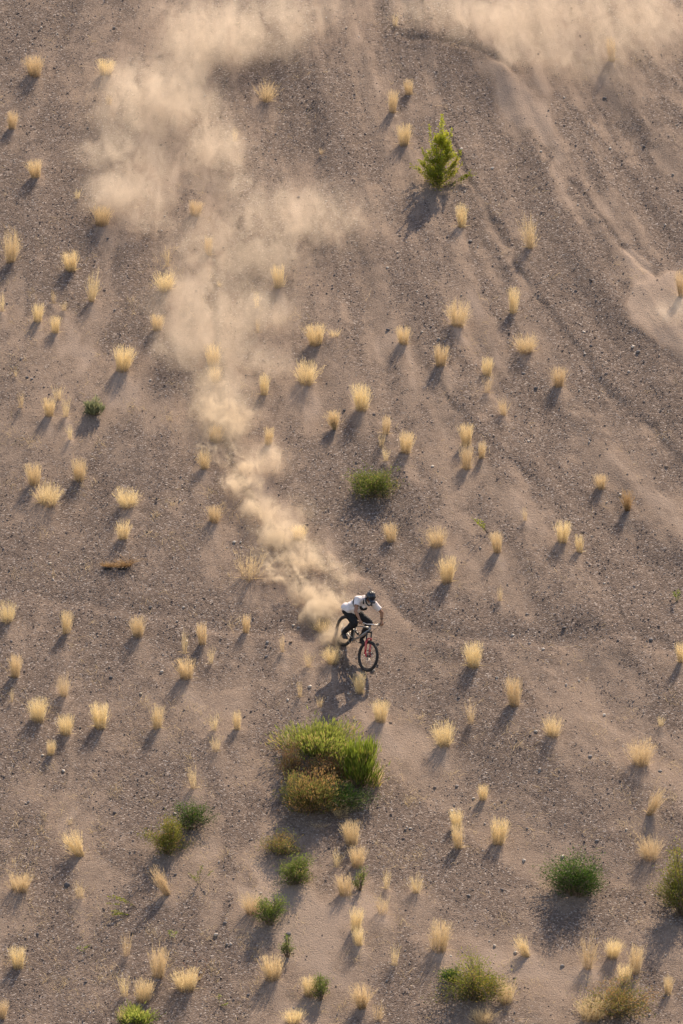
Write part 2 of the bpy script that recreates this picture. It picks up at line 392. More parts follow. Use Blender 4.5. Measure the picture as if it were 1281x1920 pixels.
# ---------------------------------------------------------------- the ground
DARK = [([(a + 10, b) for a, b in CRUST], 11, .6), (RUT, 7, .8), (GULL, 9, .7), (TOPL, 8, .8), ([(880, 470), (905, 540), (940, 600), (1000, 660)], 7, .5), ([(600, 1200), (625, 1210), (650, 1240), (665, 1262)], 9, .8), ([(1000, 240), (1030, 300), (1036, 350)], 8, .6), ([(1240, 440), (1281, 520)], 20, .5),([(1010, 400), (1060, 520), (1130, 640), (1210, 740), (1300, 830)], 38, 1.15), ([(a + 3, b) for a, b in TRACK[:-2]], 6, .7), ([(860, 420), (895, 500), (930, 600), (980, 690)], 16, .5),  # strip left of the berm puts its shadow into the ground colour
 ([(850, 130), (920, 230), (980, 330), (1020, 420)], 28, .5), ([(1100, 230), (1150, 330), (1230, 450)], 34, .45), ([(270, 600), (320, 680), (350, 760)], 26, .5),
 ([(-20, 1040), (60, 1060), (150, 1090)], 42, .6), ([(230, 1150), (400, 1160), (600, 1160)], 24, .6), ([(640, 800), (690, 860), (720, 960), (690, 1030)], 34, .4),
 ([(740, 1120), (800, 1160), (880, 1185), (1010, 1180), (1240, 1195)], 15, .6), ([(1080, 900), (1160, 1000), (1250, 1060)], 40, .4), ([(930, 1380), (1010, 1450), (1090, 1500)], 34, .6),
 ([(820, 1560), (870, 1660), (930, 1680)], 44, .5), ([(270, 1480), (290, 1540)], 40, .5), ([(60, 1540), (90, 1700), (70, 1860)], 38, .45), ([(400, 1460), (425, 1540), (430, 1640)], 14, .8),
 ([(470, 1500), (450, 1600), (480, 1660)], 20, .7), ([(425, 1700), (415, 1800), (440, 1930)], 14, .8), ([(190, 1600), (270, 1640), (210, 1760)], 22, .7), ([(760, 1780), (750, 1860), (740, 1930)], 26, .7),
 ([(100, 1650), (120, 1740), (130, 1830)], 12, .8), ([(360, 1690), (340, 1760), (330, 1860)], 24, .6), ([(40, 160), (130, 280), (150, 420), (120, 560)], 40, .35), ([(540, 120), (600, 230), (700, 330)], 34, .4),
 ([(740, 60), (800, 80), (850, 90)], 14, .6), ([(660, 1480), (760, 1560), (840, 1600)], 22, .4), ([(1040, 1740), (1110, 1720), (1170, 1700)], 26, .6), ([(1180, 1240), (1230, 1330), (1220, 1400)], 30, .3)]
TAN = [(RIDGE, 22, .85), ([(a - 6, b) for a, b in CRUST], 5, .55), ([(1180, 500), (1240, 560)], 26, .5), ([(560, 1780), (640, 1850), (560, 1930)], 62, .9), ([(500, 1700), (600, 1740), (700, 1700)], 40, .7), ([(120, 640), (200, 700), (320, 800)], 40, .5), ([(560, 380), (620, 460), (700, 640)], 46, .4),
 ([(700, 1350), (790, 1450), (800, 1510)], 40, .5), ([(1100, 1240), (1190, 1270)], 60, .45), ([(200, 1330), (330, 1330), (460, 1330)], 40, .35), ([(860, 640), (960, 760), (1090, 860), (1281, 960)], 22, .35), ([(360, 520), (420, 680), (400, 820)], 50, .4),
 ([(240, 100), (300, 300), (280, 420)], 60, .4), ([(860, 40), (1000, 100), (1200, 60)], 70, .5), ([(330, 1760), (520, 1650), (400, 1560)], 30, .4), ([(100, 1500), (60, 1480)], 50, .5), ([(900, 1560), (1040, 1600), (1190, 1700)], 30, .3), ([(930, 1810), (1040, 1840), (1140, 1800)], 40, .5),
 ([(500, 840), (480, 900), (560, 960), (620, 1020)], 30, .7), ([(200, 1640), (170, 1560)], 22, .4), ([(1200, 1760), (1281, 1800)], 40, .4)]
def sandmap(x, y):
    px, py = topx(x, y); sh = x + y * np.clip(.16 + .045 * x, -.12, .55)
    wx = (fbm(x / .8, y / 1.2, 61, 3) - .5) * 60; wy = (fbm(x / .8, y / 1.2, 71, 3) - .5) * 60
    a = fbm(sh / 1.5, y / 4.0, 5, 4, .6); b = fbm(sh / .45, y / 1.1, 31, 4, .6)
    s = .46 + (a - .5) * 2.0 + (b - .5) * 1.35
    for pts, w, k in DARK: s = s - pl(px + wx, py + wy, pts, w) * k * 1.25
    for pts, w, k in TAN: s = s + pl(px + wx, py + wy, pts, w) * k
    d = sided(px + wx * .3, py, FANE); s = s + .85 / (1 + np.exp(-np.clip(d / 3., -30, 30))) * (px > 1000) - .35 * np.exp(-((d + 14) / 14) ** 2) * (px > 1100)
    d = sided(px + wx * .4, py, CRUST); s = s + .3 * np.exp(-((d + 5) / 6) ** 2) * (fbm(x / .4, y / .5, 55, 2) > .5)
    for tx, ty, tw in TUFTXY:                                     # sand caught round and below each plant
        m = (np.abs(px - tx) < 90) & (np.abs(py - ty) < 90)
        if m.any():
            xx = (px[m] - tx - (py[m] - ty) * .25) / (tw * .55); yy = (py[m] + wy[m] * .3 - ty - 14) / (tw * 1.0)
            s[m] += .42 * np.exp(-(xx * xx + yy * yy))
    return np.clip(s, 0, 1.4)
def axis(lo, hi, st, far0, far1):
    c = np.arange(lo, hi, st); out = [c]
    def grow(a, b):
        r = []; d = st; p = a
        while abs(p) < abs(b): d *= 1.18; p = p + (d if b > a else -d); r.append(p)
        return r
    return np.array(list(reversed(grow(lo, far0))) + list(c) + grow(c[-1], far1))
gx = axis(-9.8, 9.8, .034, -160, 160); gy = axis(-20, 24, .048, -190, 210)
X_, Y_ = np.meshgrid(gx, gy); fx, fy = X_.ravel(), Y_.ravel()
hz = hmap(fx, fy); sd = sandmap(fx, fy)
hz = hz + (1 - np.clip(sd, 0, 1)) * (vn(fx / .07, fy / .09, 91) - .5) * .024          # gravelly where there is no sand
for tx, ty, tw in TUFTXY:
    p = at(tx, ty); r = tw / 76 * .55; m = (np.abs(fx - p.x) < 1.2) & (np.abs(fy - p.y) < 1.6)
    hz[m] += .05 * np.exp(-(((fx[m] - p.x) / r) ** 2 + ((fy[m] - p.y + .1) / (r * 1.5)) ** 2))
nx, ny = len(gx), len(gy)
me = bpy.data.meshes.new('gravel_slope'); me.vertices.add(nx * ny)
me.vertices.foreach_set('co', np.stack([fx, fy, fy * TS + hz], 1).astype('f').ravel())
ii = (np.arange(ny - 1)[:, None] * nx + np.arange(nx - 1)[None, :]).ravel()
q = np.stack([ii, ii + 1, ii + nx + 1, ii + nx], 1).ravel().astype('i')
me.loops.add(len(q)); me.loops.foreach_set('vertex_index', q); me.polygons.add(len(ii)); me.polygons.foreach_set('loop_start', np.arange(0, len(q), 4, dtype='i'))
me.update(calc_edges=True); me.polygons.foreach_set('use_smooth', np.ones(len(ii), bool))
me.attributes.new('sand', 'FLOAT', 'POINT').data.foreach_set('value', sd.astype('f'))
k = N('gravel_and_sand'); co = k.n('TexCoord').outputs['Object']; sa = k.n('Attribute', attribute_name='sand').outputs['Fac']
n1 = k.noise(co, 2.2, 8, .68); n2 = k.noise(co, 14, 6, .7); n3 = k.noise(co, 42, 3, .6)
st = k.n('Mapping', {'Vector': co, 'Rotation': (0, 0, .18), 'Scale': (3.2, .8, .8)}).outputs[0]; n4 = k.noise(st, 1.4, 6, .65)
f = k.math('ADD', sa, k.math('MULTIPLY', k.math('SUBTRACT', n1, .5), 1.2)); f = k.math('ADD', f, k.math('MULTIPLY', k.math('SUBTRACT', n4, .5), .9))
f = k.math('ADD', f, k.math('MULTIPLY', k.math('SUBTRACT', n2, .5), 1.5))
ff = k.mr(f, .15, .95, smooth=True)
vo = k.n('TexVoronoi', {'Vector': co, 'Scale': 30.}); vcol = k.n('SeparateColor', {0: vo.outputs['Color']}).outputs[0]
vo2 = k.n('TexVoronoi', {'Vector': co, 'Scale': 62.}); vcol2 = k.n('SeparateColor', {0: vo2.outputs['Color']}).outputs[1]
grav = k.ramp(vcol, (0., (.076, .058, .050)), (.45, (.130, .099, .084)), (.8, (.187, .146, .124)), (.94, (.27, .23, .21)), (.99, (.44, .39, .36)))
grav = k.mix(k.mr(n2, .35, .65, 0, .35), grav, (.108, .082, .070))
sandc = k.mix(k.mr(n1, .3, .7), (.196, .146, .114), (.275, .208, .162))
sandc = k.mix(k.mr(vcol2, .80, .98, 0, .55), sandc, (.13, .10, .09))
sandc = k.mix(k.mr(vcol2, .12, .02, 0, .6), sandc, (.46, .38, .31))
sandc = k.mix(k.mr(sa, .95, 1.3), sandc, (.31, .24, .192))
c = k.mix(k.mr(ff, 0, 1, .10, .88), grav, sandc)
hgt = k.math('ADD', k.math('MULTIPLY', n2, 1.2), k.math('MULTIPLY', k.math('SUBTRACT', 1., vo.outputs['Distance']), k.mr(ff, 0, 1, .9, .42)))
hgt = k.math('ADD', hgt, k.math('MULTIPLY', n3, .9))
b = k.n('Bump', {'Height': hgt, 'Strength': 1.0, 'Distance': .028}).outputs[0]
GM = k.surf(k.n('BsdfPrincipled', {'Base Color': c, 'Roughness': .95, 'Specular IOR Level': .15, 'Normal': b}).outputs[0])
me.materials.append(GM)
T(link('gravel_slope', me), 'steep slope of grey gravel with tan sand beds', 'ground', kind='structure')
# ---------------------------------------------------------------- stones
def rock(seed, n=2, fl=.65):
    rg = random.Random(seed); bm = bmesh.new(); bmesh.ops.create_icosphere(bm, subdivisions=n, radius=1)
    ax = [Vector((rg.uniform(-1, 1), rg.uniform(-1, 1), rg.uniform(-1, 1))).normalized() for _ in range(9)]; dd = [rg.uniform(.55, .95) for _ in ax]
    for v in bm.verts:
        for a, d_ in zip(ax, dd):
            e = v.co.dot(a)
            if e > d_: v.co -= a * (e - d_) * .85
        v.co.z *= fl; v.co.y *= .8
    m = bpy.data.meshes.new('stone'); bm.to_mesh(m); bm.free(); m.polygons.foreach_set('use_smooth', [True] * len(m.polygons)); return m
def stonemat(name, c): return paint(name, c, .85, 0, .25, 12, .5)
SM = {'w': stonemat('pale_stone', (.52, .46, .40)), 'g': stonemat('grey_stone', (.24, .215, .205)), 'd': stonemat('dark_stone', (.10, .092, .098)), 'b': stonemat('brown_stone', (.22, .16, .12))}
RK = {}
for kk in SM:
    RK[kk] = []
    for j in range(5):
        m = rock(hash(kk) % 97 * 0 + ord(kk) * 7 + j); m.materials.append(SM[kk]); RK[kk].append(m)
rng = random.Random(5)
def stone(px, py, r, kk, label, group=None):
    p = at(px, py); o = link('stone', rng.choice(RK[kk])); s = r / 76
    o.scale = (s, s * rng.uniform(.8, 1.1), s * rng.uniform(.8, 1.15)); o.rotation_euler = (rng.uniform(-.2, .5), rng.uniform(-.3, .3), rng.uniform(0, 6.3))
    o.location = p + Vector((0, 0, s * .2)); return T(o, label, 'stone', group)
for a in [(165,241,4.2,'d','dark stone alone on gravel left of the thick upper dust'),(108,63,2.8,'w','white pebble in the upper left corner'),(78,52,3,'w','pale pebble left of the white one in the upper left corner'),
 (202,448,4,'d','dark stone just below the tuft in the thick dust'),(517,252,3.2,'g','grey stone below the crooked two-horned tuft'),(612,377,3.2,'w','pale pebble on open ground right of the upper dust'),
 (865,280,4.6,'w','pale stone touching the right side of the sapling'),(923,316,4.8,'w','flat light stone right of the sapling'),(877,317,3,'b','small brown stone at the foot of the sapling'),
 (882,453,5,'g','rounded light grey stone below the narrow tuft under the sapling'),(984,425,3.4,'g','grey stone left above the spiked tuft'),(1134,185,5,'d','flat dark stone under the upper right dust'),
 (1262,328,3.6,'g','grey stone near the right edge above the ridge'),(1084,384,3.2,'w','whitish pebble beside the long ridge'),(1058,183,3,'w','small pale pebble at the head of the long ridge'),
 (60,711,3.8,'g','round grey stone near the left edge by the single tiny sprig'),(282,713,3.2,'w','white pebble right of the full leaning-topped tuft'),(728,619,4.8,'d','dark pitted stone above the egg-shaped tuft'),
 (727,502,3.5,'w','pale stone on open gravel above the dark pitted stone'),(1187,651,4.6,'w','pale stone, upper of two just below the sand fan edge'),(1197,660,5.2,'g','flat stone, lower of two just below the sand fan edge'),
 (1108,649,3.6,'d','dark pebble beside the broken crust line'),(1097,664,3.4,'w','white pebble beside the dark one on the crust'),(1005,729,4.6,'d','black-and-white speckled dark stone left of the tuft alone on dark gravel'),
 (982,701,4,'g','grey stone below the broad low fan-topped tuft'),(991,828,3.6,'w','pale pebble below the diagonal thin tuft'),(1250,876,4.6,'b','flat brown stone near the right edge'),
 (811,875,3.6,'w','pale stone right of the well-formed tuft by the olive-green bush'),(1124,744,3.2,'w','white pebble downhill of the broken crust'),(439,1017,4.6,'w','pale oval stone left of the dense dust'),
 (303,1260,4.2,'w','bright white stone alone left of the bushy bright tuft'),(264,1301,3.8,'w','white pebble left below the bright white stone'),(208,1271,4.2,'d','dark stone between the white stone and the left edge'),
 (345,1139,3.6,'w','pale pebble on the dark gravel band left of the dust'),(550,1173,4.2,'w','pale stone on shaded gravel left of the rear wheel'),(502,1205,4.2,'g','grey round stone below the dark gravel band'),
 (581,1288,5.0,'w','jagged pale stone at the left rim of the rider shadow'),(699,1257,5.0,'w','bright white flat stone touching the front wheel'),(733,1356,3.6,'b','brown pebble beside the tuft above the great bush'),
 (1058,1178,5,'d','dark oval stone on the shelf line right of the rider'),(1221,1200,4.6,'g','round grey stone near the right edge on the shelf line'),(962,1191,4,'w','pale stone midway along the shelf line'),
 (1019,1218,3.8,'w','pale pebble below the shelf line'),(932,1271,3.4,'w','pale pebble right of the broad round tuft'),(1133,1341,4.2,'w','white oval pebble on open gravel at the right'),
 (1005,1372,4.6,'w','pale rounded stone left of the loose mop tuft'),(1107,1419,4.2,'g','grey pebble left of the large spreading tuft'),(860,1309,3,'d','dark pebble below the broad round tuft'),
 (119,1446,5,'w','pale stone near the left edge below the little tuft'),(126,1660,6.2,'d','large dark blue-grey stone in the lower left'),(405,1754,6,'w','large white lumpy stone in the lower left centre'),
 (422,1731,3.6,'g','grey pebble beside the large white lumpy stone'),(335,1520,3.6,'w','white pebble just uphill of the joined green bushes'),(490,1675,3.4,'w','pale pebble left of the fresh green bush'),
 (70,1752,3.8,'d','dark pebble above the tuft near the lower left corner'),(888,1498,4.2,'w','pale stone left of the short tuft at lower right centre'),(1055,1607,5.6,'w','flat white stone just above the dark green dome bush'),
 (1120,1577,4.2,'g','flat grey stone above right of the dome bush'),(983,1614,5.2,'w','round cream stone left above the dome bush'),(1115,1629,3.6,'g','small grey stone at the top right of the dome bush'),
 (967,1787,4.4,'w','white stone left of the left-leaning tuft under the dome bush'),(928,1774,4,'w','pale stone further left of the left-leaning tuft'),(1055,1812,4.4,'g','grey stone below the left-leaning tuft'),
 (880,1680,3.8,'g','grey pebble on the dark gravel bed right of centre'),(770,1554,3.4,'w','white pebble between the great bush and the stacked columnar pair'),(541,1752,6,'d','dark stone put in for the dark hole under the green tan-sided shrub'),  # last entry: dark stone added to stand in for a shaded hole
 (466,1866,3.6,'d','dark pebble left of the dense gold tuft'),(845,1853-60,3.4,'w','small white pebble above the olive bush')]:
    stone(*a)
px_r, cells = random.Random(77), 0
for i in range(215):
    kk = px_r.choice('wwgggddb'); stone(px_r.uniform(5, 1276), px_r.uniform(5, 1915), 1.5 + 2.8 * px_r.random() ** 2.2, kk, {'w': 'pale pebble lying loose on the gravel slope', 'g': 'grey pebble lying loose on the gravel slope', 'd': 'dark pebble lying loose on the gravel slope', 'b': 'brown pebble lying loose on the gravel slope'}[kk], {'w': 'pale loose pebbles', 'g': 'grey loose pebbles', 'd': 'dark loose pebbles', 'b': 'brown loose pebbles'}[kk])
# the countless small gravel: one object
nr = np.random.RandomState(3); M_ = 120000
gxx = nr.uniform(-10.5, 10.5, M_); gyy = nr.uniform(-21, 25, M_); keep = nr.rand(M_) < np.clip(1.0 - sandmap(gxx, gyy) * .95, .10, 1); gxx, gyy = gxx[keep], gyy[keep]; M_ = len(gxx)
rr = .008 + .016 * nr.rand(M_) ** 2.5 + .018 * (nr.rand(M_) < .02)
bv = np.array([(1, 0, 0), (-1, 0, 0), (0, 1, 0), (0, -1, 0), (0, 0, 1), (0, 0, -1)], float); bf = np.array([(0, 2, 4), (2, 1, 4), (1, 3, 4), (3, 0, 4), (2, 0, 5), (1, 2, 5), (3, 1, 5), (0, 3, 5)])
V = bv[None] * (rr[:, None, None] * nr.uniform(.6, 1.3, (M_, 1, 3))) + nr.uniform(-.25, .25, (M_, 6, 3)) * rr[:, None, None]
an = nr.uniform(0, 6.3, M_); ca, sa_ = np.cos(an)[:, None], np.sin(an)[:, None]
V = np.stack([V[..., 0] * ca - V[..., 1] * sa_, V[..., 0] * sa_ + V[..., 1] * ca, V[..., 2]], -1)
V += np.stack([gxx, gyy, gyy * TS + hmap(gxx, gyy) + rr * .25], 1)[:, None]
F = (bf[None] + np.arange(M_)[:, None, None] * 6).reshape(-1, 3)
me = bpy.data.meshes.new('gravel'); me.vertices.add(M_ * 6); me.vertices.foreach_set('co', V.astype('f').ravel()); me.loops.add(F.size); me.loops.foreach_set('vertex_index', F.astype('i').ravel())
me.polygons.add(len(F)); me.polygons.foreach_set('loop_start', np.arange(0, F.size, 3, dtype='i')); me.update(calc_edges=True)
me.attributes.new('r', 'FLOAT', 'POINT').data.foreach_set('value', np.repeat(nr.rand(M_), 6).astype('f'))
k = N('loose_gravel'); r = k.n('Attribute', attribute_name='r').outputs['Fac']
cc = k.ramp(r, (0., (.075, .062, .062)), (.45, (.15, .125, .12)), (.8, (.22, .185, .17)), (.95, (.40, .35, .31)), (1., (.55, .49, .44)))
me.materials.append(k.surf(k.n('BsdfPrincipled', {'Base Color': cc, 'Roughness': .9, 'Specular IOR Level': .2}).outputs[0]))
T(link('gravel', me), 'loose grey gravel strewn over the slope', 'gravel', kind='stuff')
# ---------------------------------------------------------------- dry grass
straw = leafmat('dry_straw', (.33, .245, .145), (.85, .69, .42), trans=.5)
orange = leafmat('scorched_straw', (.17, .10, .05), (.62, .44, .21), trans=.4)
def blade(mb, rg, base, d0, L, w, droop, t0=0., t1=1., r=.5, seg=4):
    d = Vector(d0).normalized(); side = d.cross(Vector((rg.uniform(-1, 1), rg.uniform(-1, 1), rg.uniform(-.3, .3)))).normalized()
    p = Vector(base); vs = []; ts = []
    out = Vector((d.x, d.y, 0)); out = out.normalized() if out.length > 1e-3 else Vector((1, 0, 0))
    for i in range(seg + 1):
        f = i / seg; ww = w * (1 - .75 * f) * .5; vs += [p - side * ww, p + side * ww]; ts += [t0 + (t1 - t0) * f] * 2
        p = p + d * (L / seg); d = (d + (out * .5 + Vector((0, 0, -1))) * droop / seg + Vector((rg.uniform(-1, 1), rg.uniform(-1, 1), rg.uniform(-1, 1))) * .05).normalized()
    mb.add(vs, [(2 * i, 2 * i + 1, 2 * i + 3, 2 * i + 2) for i in range(seg)], ts, r)
    return [(vs[2 * i] + vs[2 * i + 1]) / 2 for i in range(seg + 1)]
HAB = dict(r=(250, .60, .34, .42, .98), t=(170, .48, .24, .32, .98), w=(260, .75, .58, .75, .95), s=(60, .42, .38, .4, .9), x=(150, .44, .60, .6, .9), l=(190, .40, .40, .5, .9), v=(230, .06, .34, .3, .9), o=(230, .26, .42, .4, .6), g=(240, .28, .42, .5, .8))
def tuft_mesh(hab, seed):
    n, br, sp, dr, fz = HAB[hab]; rg = random.Random(seed * 31 + ord(hab)); mb = MB()
    lob = [(rg.uniform(0, 6.3), rg.uniform(0, sp * .8)) for _ in range(4)]
    for i in range(n):
        a = rg.uniform(0, 6.3); rb = br * .5 * math.sqrt(rg.random()); base = (rb * math.cos(a), rb * math.sin(a), -.04)
        s_ = sp * abs(rg.gauss(0, .62)); a2 = a + rg.gauss(0, .8)
        d = Vector((math.cos(a2) * s_, math.sin(a2) * s_, 1))
        if rg.random() < (.7 if hab in 'xw' else .35): q = rg.choice(lob); d += Vector((math.cos(q[0]) * q[1], math.sin(q[0]) * q[1], 0)) * .9
        L = rg.uniform(.34, 1.0) ** .7 * (1 if hab != 'x' or rg.random() < .6 else 1.2); rr = rg.random()
        pts = blade(mb, rg, base, d, L, .0085, dr * rg.uniform(.3, 1.2), 0, 1, rr)
        if rg.random() < fz:                                      # the fluffy seed head
            for j in range(15):
                c = pts[-1].lerp(pts[-4], rg.random() ** 1.3); dd = (pts[-1] - pts[-2]).normalized() + Vector((rg.uniform(-1, 1), rg.uniform(-1, 1), rg.uniform(-.6, .9))) * .75
                blade(mb, rg, c, dd, rg.uniform(.05, .12), .0065, .4, .75, 1, rg.random(), 1)
    if hab in 'wrtxsl':                                           # fallen strands
        for i in range(26 if hab == 'w' else 9):
            a = rg.uniform(0, 6.3); blade(mb, rg, (0, 0, .03), (math.cos(a), math.sin(a), .25), rg.uniform(.4, .75), .014, .35, .2, .9, rg.random())
    A = np.array(mb.v); rad = np.percentile(np.hypot(A[:, 0], A[:, 1]), 96); zt = np.percentile(A[:, 2], 98); A[:, :2] *= .5 / rad; A[:, 2] *= 1 / zt; mb.v = [tuple(q) for q in A]
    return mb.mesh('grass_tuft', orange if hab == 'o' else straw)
TM = {h: [tuft_mesh(h, s_) for s_ in range(4 if h in 'rtsw' else 2)] for h in HAB}
rg = random.Random(9)
def tuft(px, py, w, h, hab, label):
    p = at(px, py - w * .22); s = ppm(p); o = link('grass_tuft', rg.choice(TM[hab])); wd = w / s; hh = h / s * .98
    v_ = rg.uniform(.9, 1.12); k_ = 1.12 * v_; hh = (h - w * .22) / s * 1.08 * rg.uniform(.92, 1.08)
    o.scale = (wd * k_, wd * k_, hh); o.location = p - Vector((0, 0, .01)); o.rotation_euler = (rg.uniform(-.05, .12), rg.uniform(-.1, .1), rg.uniform(0, 6.3))
    if hab == 'l':
        o.rotation_euler = (0, 0, 0); o.matrix_basis = Matrix.Translation(o.location) @ Matrix.Rotation(.45 if px > 1200 else -.5, 4, 'Y') @ Matrix.Diagonal((wd * .9, wd * .9, hh * 1.1, 1))
    return T(o, label, 'grass tuft', 'dry grass tufts scattered over the slope')
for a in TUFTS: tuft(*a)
# faint scattered straw, nobody could count it
mb = MB(); rg2 = random.Random(4)
for i in range(2600):
    px_, py_ = rg2.uniform(0, 1281), rg2.uniform(0, 1920) ** 1.0
    cl = float(fbm(px_ / 90, py_ / 90, 123, 3))
    if cl < .50 or (py_ < 1350 and rg2.random() < .5): continue
    p = at(px_, py_)
    for j in range(rg2.randint(2, 7)):
        q = p + Vector((rg2.gauss(0, .09), rg2.gauss(0, .12), 0)); q.z = H(q.x, q.y); blade(mb, rg2, q, (rg2.uniform(-1, 1), rg2.uniform(-1, 1), rg2.uniform(.2, 1)), rg2.uniform(.05, .24), .006, .4, .2, .95, rg2.random(), 3)
for i in range(190):                                            # ghostly low patches
    px_, py_ = (rg2.uniform(0, 480), rg2.uniform(480, 1900)) if i % 2 else (rg2.uniform(0, 1281), rg2.uniform(1250, 1910))
    p = at(px_, py_); rw = rg2.uniform(.06, .2); nb = rg2.randint(8, 34)
    for j in range(nb):
        q = p + Vector((rg2.gauss(0, rw), rg2.gauss(0, rw * 1.3), 0)); q.z = H(q.x, q.y); blade(mb, rg2, q, (rg2.gauss(0, .6), rg2.gauss(0, .6), 1), rg2.uniform(.06, .24), .006, .6, .2, .95, rg2.random(), 3)
T(mb.build('straw_litter', straw), 'thin scattered straw blades between the tufts', 'straw', kind='stuff')
# ---------------------------------------------------------------- bushes
wood = paint('grey_twig', (.16, .12, .09), .9, 0, .3, 20)
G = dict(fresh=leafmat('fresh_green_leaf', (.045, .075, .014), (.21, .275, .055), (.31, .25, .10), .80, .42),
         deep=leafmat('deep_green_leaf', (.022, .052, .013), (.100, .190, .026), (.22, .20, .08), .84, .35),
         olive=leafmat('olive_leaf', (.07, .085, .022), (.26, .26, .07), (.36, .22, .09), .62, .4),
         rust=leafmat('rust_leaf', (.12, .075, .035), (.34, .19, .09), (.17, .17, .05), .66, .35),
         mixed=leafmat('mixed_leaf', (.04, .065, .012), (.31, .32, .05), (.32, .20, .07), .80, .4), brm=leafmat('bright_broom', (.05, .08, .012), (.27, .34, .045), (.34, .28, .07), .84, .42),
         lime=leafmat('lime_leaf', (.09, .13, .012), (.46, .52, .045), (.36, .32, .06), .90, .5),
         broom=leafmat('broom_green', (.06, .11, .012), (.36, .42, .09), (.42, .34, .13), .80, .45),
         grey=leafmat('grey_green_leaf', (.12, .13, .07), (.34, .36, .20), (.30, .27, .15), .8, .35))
def bush(px, py, w, h, mat, label, leaf=.05, n=3000, spray=0., cat='bush', name='shrub', seed=None, group=None, tall=0., stems=26, aspect=.32, depth=1.08, hk=1.38):
    rg = random.Random(seed if seed is not None else int(px * 7 + py)); w *= 1.1; h *= 1.06; n = int(n * 1.3); rp = w * .5 * .588 * depth; p = at(px, py - rp + 6); s = ppm(p); Rw = w / s / 2 * 1.06; Hh = math.sqrt(max((h - rp) ** 2 - rp * rp, (h * .45) ** 2)) / s * hk
    root = empty(name, p - Vector((0, 0, .02))); T(root, label, cat, group); f = MB(); b = MB(); ends = []
    for i in range(stems):
        a = rg.uniform(0, 6.3); u = math.sqrt(rg.random()); z = math.sqrt(max(0, 1 - u * u))
        lump = rg.uniform(.58, 1.0) if rg.random() < .8 else rg.uniform(1.0, 1.28)
        e = Vector((Rw * u * math.cos(a), Rw * depth * u * math.sin(a), Hh * (.06 + .94 * z))) * lump
        q0 = Vector((rg.gauss(0, Rw * .10), rg.gauss(0, Rw * .10), 0)); mid = q0.lerp(e, .5) + Vector((0, 0, Hh * .06))
        pts = [q0, q0.lerp(mid, .6), mid, mid.lerp(e, .6) + Vector((0, 0, .01)), e]; b.tube(pts, [.014, .011, .009, .006, .003], 5); ends.append((pts, rg.random()))
        for j in range(3):
            k0 = rg.uniform(.35, .9); c = q0.lerp(e, k0); e2 = c + Vector((rg.gauss(0, .2) * Rw, rg.gauss(0, .2) * Rw, rg.uniform(.05, .28) * Hh)); b.tube([c, c.lerp(e2, .5) + Vector((0, 0, .01)), e2], [.006, .004, .002], 4); ends.append(([c, c.lerp(e2, .4), e2], rg.random()))
    for i in range(n):
        pts, cr = rg.choice(ends); k0 = rg.uniform(.10, 1.03) ** .7 * (len(pts) - 1); j = min(int(k0), len(pts) - 2); c = pts[j].lerp(pts[j + 1], k0 - j)
        c = c + Vector((rg.gauss(0, 1), rg.gauss(0, 1), rg.gauss(0, .8))) * (Rw * .10 + .02); c.z = max(c.z, .01)
        out = Vector((c.x, c.y, c.z * .8 + .02)).normalized()
        d = (out + Vector((rg.gauss(0, 1), rg.gauss(0, 1), rg.gauss(0, 1))) * .6 * (1 - spray) + Vector((0, 0, spray * 1.6))).normalized()
        L = leaf * rg.uniform(.6, 1.3) * (1 + spray * 2.2); wd = L * aspect * (1 - spray * .78)
        sd_ = d.cross(Vector((rg.gauss(0, 1), rg.gauss(0, 1), rg.gauss(0, 1)))).normalized() * wd * .5
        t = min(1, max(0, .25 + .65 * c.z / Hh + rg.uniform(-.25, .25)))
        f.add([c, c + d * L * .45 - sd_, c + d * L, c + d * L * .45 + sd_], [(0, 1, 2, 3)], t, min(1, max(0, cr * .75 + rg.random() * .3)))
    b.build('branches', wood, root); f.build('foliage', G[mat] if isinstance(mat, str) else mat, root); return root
bush(697, 955, 92, 74, 'fresh', 'olive-green bush standing alone uphill of the rider', .055, 5200, stems=34)
bush(1082, 1712, 116, 104, 'deep', 'dense dark green dome-shaped bush in the lower right', .05, 9000, stems=60)
bush(1278, 1738, 88, 112, 'mixed', 'large green and brown bush cut by the right edge', .05, 7000, stems=50)
bush(358, 1572, 74, 66, 'deep', 'small deep green bush, upper right one of two joined', .045, 2800)
bush(314, 1624, 90, 84, 'mixed', 'green and rust bush, lower left one of two joined', .045, 4600)
bush(522, 1622, 80, 56, 'olive', 'thin olive-brown bush uphill of the fresh green one', .045, 2600)
bush(555, 1674, 70, 66, 'fresh', 'fresh green bush in the lower centre, below the thin olive-brown one', .045, 4200, stems=34)
bush(508, 1748, 62, 66, 'fresh', 'green bush with straw-coloured left flank in the lower centre', .045, 3000)
bush(538, 1797, 24, 38, 'fresh', 'little green shrub beside the dense gold tuft', .04, 700, stems=12)
bush(602, 1880, 36, 46, 'fresh', 'small green bush with a straw tuft on its left', .04, 1500, stems=16)
bush(254, 1934, 70, 30, 'broom', 'bright green low bush cut by the bottom edge', .045, 2200, .5)
bush(893, 1912, 130, 108, 'mixed', 'wide yellowish-olive bush at the bottom edge', .05, 6500, stems=48)
bush(848, 1850, 46, 38, 'deep', 'small green bush at the upper left of the wide olive one', .045, 1900)
bush(1160, 1945, 134, 92, 'olive', 'brown-green bush cut by the bottom edge at lower right', .05, 5000, stems=40)
bush(676, 1672, 26, 38, 'fresh', 'little green sprout among the tufts under the great bush', .04, 650, stems=10)
bush(180, 783, 34, 32, 'grey', 'grey-green cushion bush with a dark blue shadow at the left', .05, 1300, .55, stems=18)
